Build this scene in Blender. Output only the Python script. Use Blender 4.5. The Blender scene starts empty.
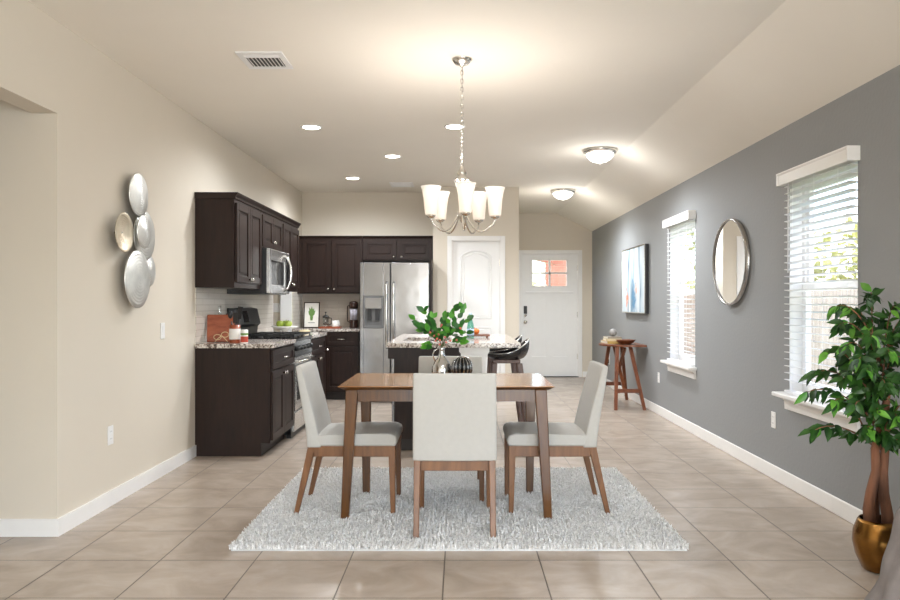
import bpy, bmesh, math, random
from mathutils import Vector, Matrix

random.seed(7)
PI = math.pi
SC = bpy.context.scene
COL = SC.collection

# ------------------------------------------------------------------ camera
F_PX = 740.0
CAM_H = 1.24
cam_d = bpy.data.cameras.new('camera')
cam = bpy.data.objects.new('camera', cam_d)
COL.objects.link(cam)
cam.location = (0, 0, CAM_H)
cam.rotation_euler = (PI / 2, 0, 0)
cam_d.sensor_width = 36.0
cam_d.lens = 36.0 * F_PX / 900.0
cam_d.shift_x = -10.0 / 900.0
cam_d.shift_y = 3.0 / 900.0
cam_d.clip_start = 0.05
SC.camera = cam

# ------------------------------------------------------------------ view / light
SC.view_settings.view_transform = 'Standard'
SC.view_settings.look = 'None'
SC.view_settings.gamma = 1.0
SC.view_settings.use_curve_mapping = False
SC.view_settings.exposure = 0.50
SC.cycles.max_bounces = 10
SC.cycles.diffuse_bounces = 6
SC.cycles.glossy_bounces = 4
SC.cycles.transparent_max_bounces = 8
SC.cycles.caustics_reflective = False
SC.cycles.caustics_refractive = False

world = bpy.data.worlds.new('sky')
SC.world = world
world.use_nodes = True
wn = world.node_tree
for n in list(wn.nodes):
    wn.nodes.remove(n)
sky = wn.nodes.new('ShaderNodeTexSky')
sky.sky_type = 'NISHITA'
sky.sun_disc = False
sky.sun_elevation = math.radians(50)
sky.sun_rotation = math.radians(200)
sky.dust_density = 2.0
bg = wn.nodes.new('ShaderNodeBackground')
bg.inputs['Strength'].default_value = 0.75
wo = wn.nodes.new('ShaderNodeOutputWorld')
wn.links.new(sky.outputs[0], bg.inputs[0])
wn.links.new(bg.outputs[0], wo.inputs[0])

sun_d = bpy.data.lights.new('sun', 'SUN')
sun_d.energy = 6.0
sun_d.angle = 0.02
sun_d.color = (1.0, 0.95, 0.88)
sun = bpy.data.objects.new('sun', sun_d)
COL.objects.link(sun)
sun.rotation_euler = (0, math.radians(28), math.radians(20))


def area_light(name, loc, rot, sx, sy, power, color):
    d = bpy.data.lights.new(name, 'AREA')
    d.shape = 'RECTANGLE'
    d.size, d.size_y = sx, sy
    d.energy = power
    d.color = color
    o = bpy.data.objects.new(name, d)
    COL.objects.link(o)
    o.location = loc
    o.rotation_euler = rot
    return o


# added room fill, an area light at the unseen rear wall opening
area_light('rear_fill', (0.65, -3.45, 1.25), (PI / 2, 0, 0), 2.9, 2.1, 118, (0.86, 0.93, 1.0))
# added side fill at the right wall's unseen window, beside the camera
area_light('side_fill', (2.30, 0.6, 1.35), (0, PI / 2, 0), 1.4, 1.8, 60, (0.80, 0.90, 1.0))
CHAND_W, RECESS_W, DOME_W = 3.5, (66.0, 125.0, 115.0, 110.0), (74.0, 105.0)

# fill spots added overhead and behind the camera, without fixtures
for lx, ly in ((-0.5, 1.3), (0.6, 1.8), (-1.2, -0.6), (0.4, -0.6)):
    d_ = bpy.data.lights.new('added_fill_spot', 'SPOT')
    d_.energy = 54.0
    d_.color = (0.92, 0.955, 1.0)
    d_.spot_size = math.radians(160)
    d_.spot_blend = 0.9
    d_.shadow_soft_size = 0.12
    o_ = bpy.data.objects.new('added_fill_spot', d_)
    COL.objects.link(o_)
    o_.location = (lx, ly, 2.72)



# ------------------------------------------------------------------ materials
def s2l(c):
    return c / 12.92 if c <= 0.04045 else ((c + 0.055) / 1.055) ** 2.4


def rgb(r, g, b):
    return (s2l(r / 255), s2l(g / 255), s2l(b / 255), 1.0)


class NT:
    def __init__(self, name):
        self.m = bpy.data.materials.new(name)
        self.m.use_nodes = True
        self.t = self.m.node_tree
        self.b = self.t.nodes['Principled BSDF']

    def n(self, kind, **kw):
        nd = self.t.nodes.new('ShaderNode' + kind)
        for k, v in kw.items():
            if k in nd.inputs:
                nd.inputs[k].default_value = v
            else:
                setattr(nd, k, v)
        return nd

    def l(self, a, b):
        self.t.links.new(a, b)

    def coords(self, scale=(1, 1, 1), loc=(0, 0, 0)):
        tc = self.n('TexCoord')
        mp = self.n('Mapping')
        mp.inputs['Scale'].default_value = scale
        mp.inputs['Location'].default_value = loc
        self.l(tc.outputs['Object'], mp.inputs['Vector'])
        return mp.outputs['Vector']

    def ramp(self, fac, stops):
        r = self.n('ValToRGB')
        e = r.color_ramp.elements
        e[0].position, e[0].color = stops[0]
        e[1].position, e[1].color = stops[-1]
        for p, c in stops[1:-1]:
            x = e.new(p)
            x.color = c
        self.l(fac, r.inputs['Fac'])
        return r.outputs['Color']

    def bump(self, h, strength, dist=0.01):
        b = self.n('Bump')
        b.inputs['Strength'].default_value = strength
        b.inputs['Distance'].default_value = dist
        self.l(h, b.inputs['Height'])
        self.l(b.outputs['Normal'], self.b.inputs['Normal'])


def plain(name, c, rough=0.5, metal=0.0, var=0.04, nscale=12.0, bump=0.0, bscale=60.0, bdist=0.004, coat=0.0, spec=0.5, stretch=(1, 1, 1)):
    q = NT(name)
    v = q.coords(stretch)
    nz = q.n('TexNoise')
    nz.inputs['Scale'].default_value = nscale
    nz.inputs['Detail'].default_value = 4
    q.l(v, nz.inputs['Vector'])
    a = tuple(min(1, x * (1 - var)) for x in c[:3]) + (1,)
    b = tuple(min(1, x * (1 + var)) for x in c[:3]) + (1,)
    q.l(q.ramp(nz.outputs['Fac'], [(0.3, a), (0.7, b)]), q.b.inputs['Base Color'])
    q.b.inputs['Roughness'].default_value = rough
    q.b.inputs['Metallic'].default_value = metal
    q.b.inputs['Coat Weight'].default_value = coat
    q.b.inputs['Specular IOR Level'].default_value = spec
    if bump:
        n2 = q.n('TexNoise')
        n2.inputs['Scale'].default_value = bscale
        n2.inputs['Detail'].default_value = 3
        q.l(v, n2.inputs['Vector'])
        q.bump(n2.outputs['Fac'], bump, bdist)
    return q.m


def wood(name, dark, light, rough=0.35, stretch=(2, 14, 14), coat=0.0, spec=0.5):
    q = NT(name)
    v = q.coords(stretch)
    nz = q.n('TexNoise')
    nz.inputs['Scale'].default_value = 2.5
    nz.inputs['Detail'].default_value = 6
    nz.inputs['Roughness'].default_value = 0.6
    nz.inputs['Distortion'].default_value = 0.4
    q.l(v, nz.inputs['Vector'])
    q.l(q.ramp(nz.outputs['Fac'], [(0.3, dark), (0.7, light)]), q.b.inputs['Base Color'])
    q.b.inputs['Roughness'].default_value = rough
    q.b.inputs['Coat Weight'].default_value = coat
    q.b.inputs['Coat Roughness'].default_value = 0.08
    q.b.inputs['Specular IOR Level'].default_value = spec
    q.bump(nz.outputs['Fac'], 0.05, 0.003)
    return q.m


def granite(name):
    q = NT(name)
    v = q.coords()
    n1 = q.n('TexNoise')
    n1.inputs['Scale'].default_value = 55
    n1.inputs['Detail'].default_value = 5
    n1.inputs['Roughness'].default_value = 0.7
    q.l(v, n1.inputs['Vector'])
    c = q.ramp(n1.outputs['Fac'], [(0.36, rgb(56, 48, 44)), (0.44, rgb(134, 119, 110)), (0.53, rgb(200, 191, 182)), (0.64, rgb(230, 226, 221))])
    q.l(c, q.b.inputs['Base Color'])
    q.b.inputs['Roughness'].default_value = 0.12
    return q.m


def tile_floor():
    q = NT('floor_tile')
    T = 0.457
    v = q.coords((1, 1, 1), (0.0736 + 20 * T, -3.11 + 20 * T, 0))
    br = q.n('TexBrick')
    br.offset = 0.0
    br.squash = 1.0
    br.inputs['Scale'].default_value = 1.0
    br.inputs['Mortar Size'].default_value = 0.0034
    br.inputs['Mortar Smooth'].default_value = 0.1
    br.inputs['Brick Width'].default_value = T
    br.inputs['Row Height'].default_value = T
    br.inputs['Color1'].default_value = (0.38, 0.38, 0.38, 1)
    br.inputs['Color2'].default_value = (0.62, 0.62, 0.62, 1)
    br.inputs['Mortar'].default_value = (0.5, 0.5, 0.5, 1)
    q.l(v, br.inputs['Vector'])
    n1 = q.n('TexNoise')
    n1.inputs['Scale'].default_value = 3.2
    n1.inputs['Detail'].default_value = 8
    n1.inputs['Roughness'].default_value = 0.62
    n1.inputs['Distortion'].default_value = 0.8
    v2 = q.coords((1.0, 1.5, 1))
    # each tile shows its own cloud: shift the noise by the tile's random value
    addv = q.n('VectorMath', operation='MULTIPLY_ADD')
    addv.inputs[1].default_value = (9, 7, 5)
    q.l(br.outputs['Color'], addv.inputs[0])
    q.l(v2, addv.inputs[2])
    q.l(addv.outputs[0], n1.inputs['Vector'])
    tile = q.ramp(n1.outputs['Fac'], [(0.25, rgb(158, 144, 130)), (0.5, rgb(174, 160, 146)), (0.75, rgb(188, 175, 162))])
    mx = q.n('MixRGB')
    mx.inputs['Color2'].default_value = rgb(96, 85, 74)
    q.l(br.outputs['Fac'], mx.inputs['Fac'])
    q.l(tile, mx.inputs['Color1'])
    q.l(mx.outputs['Color'], q.b.inputs['Base Color'])
    rr = q.n('MapRange')
    rr.inputs['To Min'].default_value = 0.27
    rr.inputs['To Max'].default_value = 0.7
    q.l(br.outputs['Fac'], rr.inputs['Value'])
    q.l(rr.outputs['Result'], q.b.inputs['Roughness'])
    inv = q.n('Math', operation='SUBTRACT')
    inv.inputs[0].default_value = 1.0
    q.l(br.outputs['Fac'], inv.inputs[1])
    q.bump(inv.outputs[0], 0.4, 0.002)
    return q.m


def tile_wall(name, c, grout, bw, rh, rot):
    q = NT(name)
    tc = q.n('TexCoord')
    sx = q.n('SeparateXYZ')
    q.l(tc.outputs['Object'], sx.inputs[0])
    cb = q.n('CombineXYZ')
    q.l(sx.outputs['Y' if rot else 'X'], cb.inputs['X'])
    q.l(sx.outputs['Z'], cb.inputs['Y'])
    br = q.n('TexBrick')
    br.inputs['Scale'].default_value = 1.0
    br.inputs['Mortar Size'].default_value = 0.002
    br.inputs['Brick Width'].default_value = bw
    br.inputs['Row Height'].default_value = rh
    br.inputs['Color1'].default_value = c
    br.inputs['Color2'].default_value = tuple(x * 0.93 for x in c[:3]) + (1,)
    br.inputs['Mortar'].default_value = grout
    q.l(cb.outputs[0], br.inputs['Vector'])
    q.l(br.outputs['Color'], q.b.inputs['Base Color'])
    q.b.inputs['Roughness'].default_value = 0.18
    inv = q.n('Math', operation='SUBTRACT')
    inv.inputs[0].default_value = 1.0
    q.l(br.outputs['Fac'], inv.inputs[1])
    q.bump(inv.outputs[0], 0.5, 0.002)
    return q.m


def emis(name, c, strength, base=None):
    q = NT(name)
    q.b.inputs['Base Color'].default_value = base or c
    q.b.inputs['Emission Color'].default_value = c
    q.b.inputs['Emission Strength'].default_value = strength
    q.b.inputs['Roughness'].default_value = 0.4
    return q.m


def clear_glass(name, tint=(1, 1, 1, 1), gloss=0.12):
    q = NT(name)
    tr = q.n('BsdfTransparent')
    tr.inputs['Color'].default_value = tint
    gl = q.n('BsdfGlossy')
    gl.inputs['Roughness'].default_value = 0.02
    fr = q.n('LayerWeight')
    fr.inputs['Blend'].default_value = 0.5
    pw = q.n('Math', operation='POWER')
    pw.inputs[1].default_value = 5.0
    q.l(fr.outputs['Facing'], pw.inputs[0])
    ad = q.n('Math', operation='MULTIPLY_ADD')
    ad.inputs[1].default_value = 0.5
    ad.inputs[2].default_value = gloss * 0.3
    q.l(pw.outputs[0], ad.inputs[0])
    mx = q.n('MixShader')
    q.l(ad.outputs[0], mx.inputs[0])
    q.l(tr.outputs[0], mx.inputs[1])
    q.l(gl.outputs[0], mx.inputs[2])
    q.l(mx.outputs[0], q.t.nodes['Material Output'].inputs[0])
    return q.m


def brushed(name, c, rough, stretch):
    q = NT(name)
    v = q.coords(stretch)
    nz = q.n('TexNoise')
    nz.inputs['Scale'].default_value = 6
    nz.inputs['Detail'].default_value = 5
    q.l(v, nz.inputs['Vector'])
    mr = q.n('MapRange')
    mr.inputs['To Min'].default_value = rough * 0.75
    mr.inputs['To Max'].default_value = rough * 1.3
    q.l(nz.outputs['Fac'], mr.inputs['Value'])
    q.l(mr.outputs['Result'], q.b.inputs['Roughness'])
    q.b.inputs['Base Color'].default_value = c
    q.b.inputs['Metallic'].default_value = 1.0
    n2 = q.n('TexNoise')
    n2.inputs['Scale'].default_value = 2.3
    v2 = q.coords((1, 1, 1))
    q.l(v2, n2.inputs['Vector'])
    q.bump(n2.outputs['Fac'], 0.22, 0.03)
    return q.m


def leaf_mat(name, dark, light):
    q = NT(name)
    v = q.coords()
    nz = q.n('TexNoise')
    nz.inputs['Scale'].default_value = 14
    nz.inputs['Detail'].default_value = 3
    q.l(v, nz.inputs['Vector'])
    col = q.ramp(nz.outputs['Fac'], [(0.32, dark), (0.68, light)])
    q.l(col, q.b.inputs['Base Color'])
    q.b.inputs['Roughness'].default_value = 0.38
    tl = q.n('BsdfTranslucent')
    q.l(col, tl.inputs['Color'])
    mx = q.n('MixShader')
    mx.inputs[0].default_value = 0.28
    q.l(q.b.outputs[0], mx.inputs[1])
    q.l(tl.outputs[0], mx.inputs[2])
    q.l(mx.outputs[0], q.t.nodes['Material Output'].inputs[0])
    return q.m


M = {}
M['beige'] = plain('beige_paint', rgb(218, 209, 194), 0.75, var=0.01, nscale=2, bump=0.12, bscale=70, bdist=0.003)
M['ceil'] = plain('ceiling_paint', rgb(238, 232, 221), 0.85, var=0.01, nscale=2, bump=0.15, bscale=60, bdist=0.003)
M['gray'] = plain('gray_paint', rgb(144, 146, 147), 0.6, var=0.012, nscale=3, bump=0.35, bscale=42, bdist=0.004)
M['white'] = plain('white_trim_paint', rgb(240, 239, 237), 0.35, var=0.01)
M['doorwhite'] = plain('white_door_paint', rgb(242, 242, 241), 0.4, var=0.01)
M['floor'] = tile_floor()
M['esp'] = wood('espresso_wood', rgb(30, 18, 14), rgb(44, 28, 22), 0.42, (14, 14, 1.5), spec=0.3)
M['espdark'] = plain('toe_kick_dark', rgb(36, 27, 24), 0.5)
M['granite'] = granite('speckled_granite')
M['splash'] = tile_wall('white_splash_tile', rgb(222, 216, 206), rgb(190, 182, 170), 0.30, 0.051, True)
M['splash2'] = tile_wall('greige_splash_tile', rgb(196, 183, 168), rgb(180, 168, 152), 0.30, 0.051, False)
M['steel'] = brushed('stainless_steel', (0.31, 0.31, 0.315, 1), 0.2, (40, 40, 0.6))
M['steel2'] = plain('stainless_trim', (0.82, 0.82, 0.81, 1), 0.27, 1.0, var=0.02)
M['chrome'] = plain('chrome', (0.8, 0.79, 0.77, 1), 0.14, 1.0, var=0.02)
M['darksteel'] = plain('dark_brushed_steel', (0.36, 0.35, 0.34, 1), 0.26, 1.0, var=0.08)
M['nickel'] = plain('brushed_nickel', (0.70, 0.67, 0.62, 1), 0.22, 1.0, var=0.03)
M['blackgloss'] = plain('black_gloss', rgb(16, 16, 17), 0.12, var=0.1)
M['black'] = plain('black_satin', rgb(34, 34, 35), 0.4, var=0.1)
M['iron'] = plain('cast_iron', rgb(22, 22, 22), 0.6, var=0.15, bump=0.2)
M['grayplastic'] = plain('grey_plastic', rgb(110, 110, 110), 0.4)
M['fabric'] = plain('offwhite_fabric', rgb(188, 186, 181), 0.85, var=0.02, nscale=40, bump=0.25, bscale=420, bdist=0.001)
M['tabletop'] = wood('table_top_wood', rgb(156, 106, 56), rgb(190, 140, 84), 0.16, (1.5, 16, 16), coat=0.3)
M['walnut'] = wood('walnut_wood', rgb(72, 41, 12), rgb(102, 63, 20), 0.3, (16, 16, 1.5), coat=0.2)
M['chairwood'] = wood('chair_wood', rgb(100, 64, 37), rgb(134, 91, 56), 0.4, (12, 12, 1.5))
M['rugpile'] = plain('rug_pile', rgb(238, 235, 229), 0.95, var=0.34, nscale=150)
M['rugbase'] = plain('rug_backing', rgb(205, 205, 203), 0.95, var=0.1, bump=0.4)
M['rope'] = plain('twine', rgb(205, 180, 140), 0.9)
M['shade'] = emis('lit_shade_glass', (1.0, 0.90, 0.78, 1), 0.72, (0.9, 0.87, 0.83, 1))
_t = M['shade'].node_tree
_t.nodes['Principled BSDF'].inputs['Emission Strength'].default_value = 0.12
_tl = _t.nodes.new('ShaderNodeBsdfTranslucent')
_tl.inputs['Color'].default_value = (0.95, 0.92, 0.88, 1)
_mx = _t.nodes.new('ShaderNodeMixShader')
_mx.inputs[0].default_value = 0.10
_t.links.new(_t.nodes['Principled BSDF'].outputs[0], _mx.inputs[1])
_t.links.new(_tl.outputs[0], _mx.inputs[2])
_t.links.new(_mx.outputs[0], _t.nodes['Material Output'].inputs[0])
M['bulb'] = emis('lit_bulb', (1.0, 0.90, 0.78, 1), 10.0)
M['downlight'] = emis('lit_downlight', (1.0, 0.93, 0.82, 1), 14.0)
M['dome'] = emis('lit_dome_glass', (1.0, 0.98, 0.95, 1), 3.4, (0.9, 0.9, 0.88, 1))
M['slat'] = plain('white_slat', rgb(240, 240, 240), 0.45, var=0.01)
_t = M['slat'].node_tree
_tl = _t.nodes.new('ShaderNodeBsdfTranslucent')
_tl.inputs['Color'].default_value = (0.9, 0.9, 0.9, 1)
_mx = _t.nodes.new('ShaderNodeMixShader')
_mx.inputs[0].default_value = 0.5
_t.links.new(_t.nodes['Principled BSDF'].outputs[0], _mx.inputs[1])
_t.links.new(_tl.outputs[0], _mx.inputs[2])
_t.links.new(_mx.outputs[0], _t.nodes['Material Output'].inputs[0])
M['glass'] = clear_glass('window_glass')
M['mirror'] = plain('mirror_silver', (0.92, 0.92, 0.92, 1), 0.0, 1.0, var=0.0)
M['brass'] = plain('aged_brass', rgb(140, 100, 50), 0.24, 1.0, var=0.25, nscale=9, bump=0.1, bscale=14, bdist=0.01)
M['bark'] = plain('ficus_bark', rgb(118, 78, 56), 0.85, var=0.6, nscale=14, bump=1.0, bscale=35, bdist=0.01, stretch=(1, 1, 0.25))
M['ficus'] = leaf_mat('ficus_leaf', rgb(24, 54, 25), rgb(58, 102, 36))
M['ficus2'] = leaf_mat('ficus_new_leaf', rgb(64, 128, 40), rgb(120, 178, 66))
M['bouquet'] = leaf_mat('bouquet_leaf', rgb(22, 70, 28), rgb(50, 118, 38))
M['bouquet2'] = leaf_mat('bouquet_light_leaf', rgb(52, 128, 34), rgb(96, 168, 52))
M['stem'] = plain('green_stem', rgb(78, 88, 48), 0.6)
M['berry'] = plain('pink_berry', rgb(214, 110, 96), 0.4)
M['throw'] = plain('grey_throw', rgb(124, 117, 114), 0.95, var=0.06, nscale=30, bump=0.5, bscale=260, bdist=0.002)
M['sofa'] = plain('ottoman_fabric', rgb(140, 136, 132), 0.9, bump=0.3, bscale=300, bdist=0.001)
def ringed(name, ca, cb, rough, metal):
    q = NT(name)
    tc = q.n('TexCoord')
    d = q.n('VectorMath', operation='SUBTRACT')
    d.inputs[1].default_value = (0.5, 0.5, 0.5)
    q.l(tc.outputs['Generated'], d.inputs[0])
    f = q.n('VectorMath', operation='MULTIPLY')
    f.inputs[1].default_value = (0, 1, 1)
    q.l(d.outputs[0], f.inputs[0])
    ln = q.n('VectorMath', operation='LENGTH')
    q.l(f.outputs[0], ln.inputs[0])
    m = q.n('Math', operation='MULTIPLY')
    m.inputs[1].default_value = 120.0
    q.l(ln.outputs['Value'], m.inputs[0])
    s = q.n('Math', operation='SINE')
    q.l(m.outputs[0], s.inputs[0])
    nz = q.n('TexNoise')
    nz.inputs['Scale'].default_value = 7
    nz.inputs['Detail'].default_value = 5
    q.l(q.coords(), nz.inputs['Vector'])
    q.l(q.ramp(nz.outputs['Fac'], [(0.35, ca), (0.65, cb)]), q.b.inputs['Base Color'])
    q.b.inputs['Metallic'].default_value = metal
    q.b.inputs['Roughness'].default_value = rough
    q.bump(s.outputs[0], 0.35, 0.002)
    return q.m


M['silverleaf'] = ringed('silver_leaf_disc', (0.66, 0.66, 0.63, 1), (0.88, 0.88, 0.84, 1), 0.34, 0.85)
M['goldleaf'] = ringed('champagne_disc', (0.62, 0.52, 0.38, 1), (0.80, 0.72, 0.58, 1), 0.34, 0.9)
M['mercury'] = plain('mercury_glass', (0.66, 0.66, 0.66, 1), 0.1, 1.0, var=0.2, nscale=16)
M['copper'] = wood('copper_red_board', rgb(126, 58, 34), rgb(166, 90, 58), 0.3, (3, 3, 8))
M['redwood'] = wood('red_brown_wood', rgb(92, 50, 30), rgb(128, 74, 46), 0.35, (12, 12, 2))
M['canwhite'] = plain('white_label', rgb(228, 226, 222), 0.5)
M['canred'] = plain('red_label', rgb(180, 62, 40), 0.45)
M['cangreen'] = plain('green_label', rgb(104, 140, 70), 0.45)
M['ceramic'] = plain('white_ceramic', rgb(238, 236, 230), 0.2)
M['apple'] = plain('green_apple', rgb(140, 158, 56), 0.3, var=0.12)
M['orange'] = plain('orange_fruit', rgb(224, 120, 40), 0.4, var=0.1, bump=0.2, bscale=90)
M['peach'] = plain('red_fruit', rgb(206, 84, 52), 0.35, var=0.2)
M['bottle'] = clear_glass('teal_bottle_glass', (0.42, 0.80, 0.68, 1), 0.5)
M['clearbottle'] = clear_glass('clear_bottle_glass', (0.93, 0.95, 0.95, 1), 0.6)
M['labelblue'] = plain('pale_blue_label', rgb(178, 206, 226), 0.5)
M['bookcream'] = plain('cream_cover', rgb(214, 198, 160), 0.6)
M['bookyellow'] = plain('mustard_cover', rgb(190, 158, 92), 0.6)
M['bookgray'] = plain('grey_cover', rgb(150, 140, 128), 0.6)
M['paper'] = plain('paper', rgb(238, 234, 226), 0.8)
M['stone'] = plain('grey_stone', rgb(150, 146, 142), 0.45, var=0.2, nscale=30)
M['coffee'] = plain('dark_brown_gloss', rgb(50, 32, 26), 0.25, var=0.15)
M['lavender'] = plain('pale_grey_band', rgb(196, 192, 204), 0.35)
M['stoolwood'] = wood('stool_wood', rgb(86, 62, 54), rgb(118, 90, 80), 0.4, (12, 12, 1.5))
M['stoolseat'] = plain('dark_shell', rgb(40, 37, 37), 0.25, var=0.1)
M['soil'] = plain('dark_soil', rgb(40, 30, 24), 0.95, var=0.3, bump=0.6)
M['fence'] = wood('cedar_fence', rgb(164, 146, 132), rgb(204, 188, 174), 0.8, (8, 8, 1))
M['lawn'] = plain('lawn', rgb(120, 134, 88), 0.95, var=0.25, nscale=5)
M['brick'] = tile_wall('pink_brick', rgb(150, 92, 74), rgb(170, 150, 136), 0.22, 0.075, False)
M['treeleaf'] = leaf_mat('yard_tree_leaf', rgb(138, 138, 78), rgb(190, 186, 124))
M['roofing'] = plain('grey_shingle', rgb(120, 116, 112), 0.9, var=0.2)
M['sinksteel'] = plain('sink_steel', (0.6, 0.6, 0.6, 1), 0.3, 1.0)


def birch():
    q = NT('birch_canvas')
    v = q.coords()
    sx = q.n('SeparateXYZ')
    q.l(v, sx.inputs[0])
    cb = q.n('CombineXYZ')
    q.l(sx.outputs['Y'], cb.inputs['X'])
    ms = q.n('Math', operation='MULTIPLY')
    ms.inputs[1].default_value = 0.12
    q.l(sx.outputs['Z'], ms.inputs[0])
    q.l(ms.outputs[0], cb.inputs['Y'])
    n1 = q.n('TexNoise')
    n1.inputs['Scale'].default_value = 9
    n1.inputs['Detail'].default_value = 5
    n1.inputs['Distortion'].default_value = 0.5
    q.l(cb.outputs[0], n1.inputs['Vector'])
    c = q.ramp(n1.outputs['Fac'], [(0.36, rgb(70, 94, 116)), (0.44, rgb(158, 182, 198)), (0.52, rgb(200, 212, 220)), (0.7, rgb(226, 230, 232))])
    # blue thicket in the lower middle, a warm blush at one side
    def blob(cy, cz, r, col, prev):
        d = q.n('VectorMath', operation='DISTANCE')
        d.inputs[1].default_value = (0.11, cy + 0.11, cz * 0.6 + 0.11)
        vv = q.n('VectorMath', operation='MULTIPLY_ADD')
        vv.inputs[1].default_value = (0, 1, 0.6)
        nn = q.n('TexNoise')
        nn.inputs['Scale'].default_value = 14
        sc = q.n('VectorMath', operation='SCALE')
        sc.inputs['Scale'].default_value = 0.22
        q.l(v, nn.inputs['Vector'])
        q.l(nn.outputs['Color'], sc.inputs[0])
        q.l(v, vv.inputs[0])
        q.l(sc.outputs[0], vv.inputs[2])
        q.l(vv.outputs[0], d.inputs[0])
        mr = q.n('MapRange')
        mr.inputs['From Min'].default_value = r
        mr.inputs['From Max'].default_value = r * 0.4
        q.l(d.outputs['Value'], mr.inputs['Value'])
        mx = q.n('MixRGB')
        mx.inputs['Color2'].default_value = col
        q.l(mr.outputs['Result'], mx.inputs['Fac'])
        q.l(prev, mx.inputs['Color1'])
        return mx.outputs['Color']
    c = blob(-0.04, 0.17, 0.13, rgb(84, 136, 172), c)
    c = blob(-0.02, 0.33, 0.07, rgb(104, 150, 184), c)
    c = blob(0.34, 0.17, 0.08, rgb(232, 140, 100), c)
    c = blob(-0.16, 0.30, 0.07, rgb(214, 170, 150), c)
    q.l(c, q.b.inputs['Base Color'])
    q.b.inputs['Roughness'].default_value = 0.6
    return q.m


M['birch'] = birch()


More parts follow.
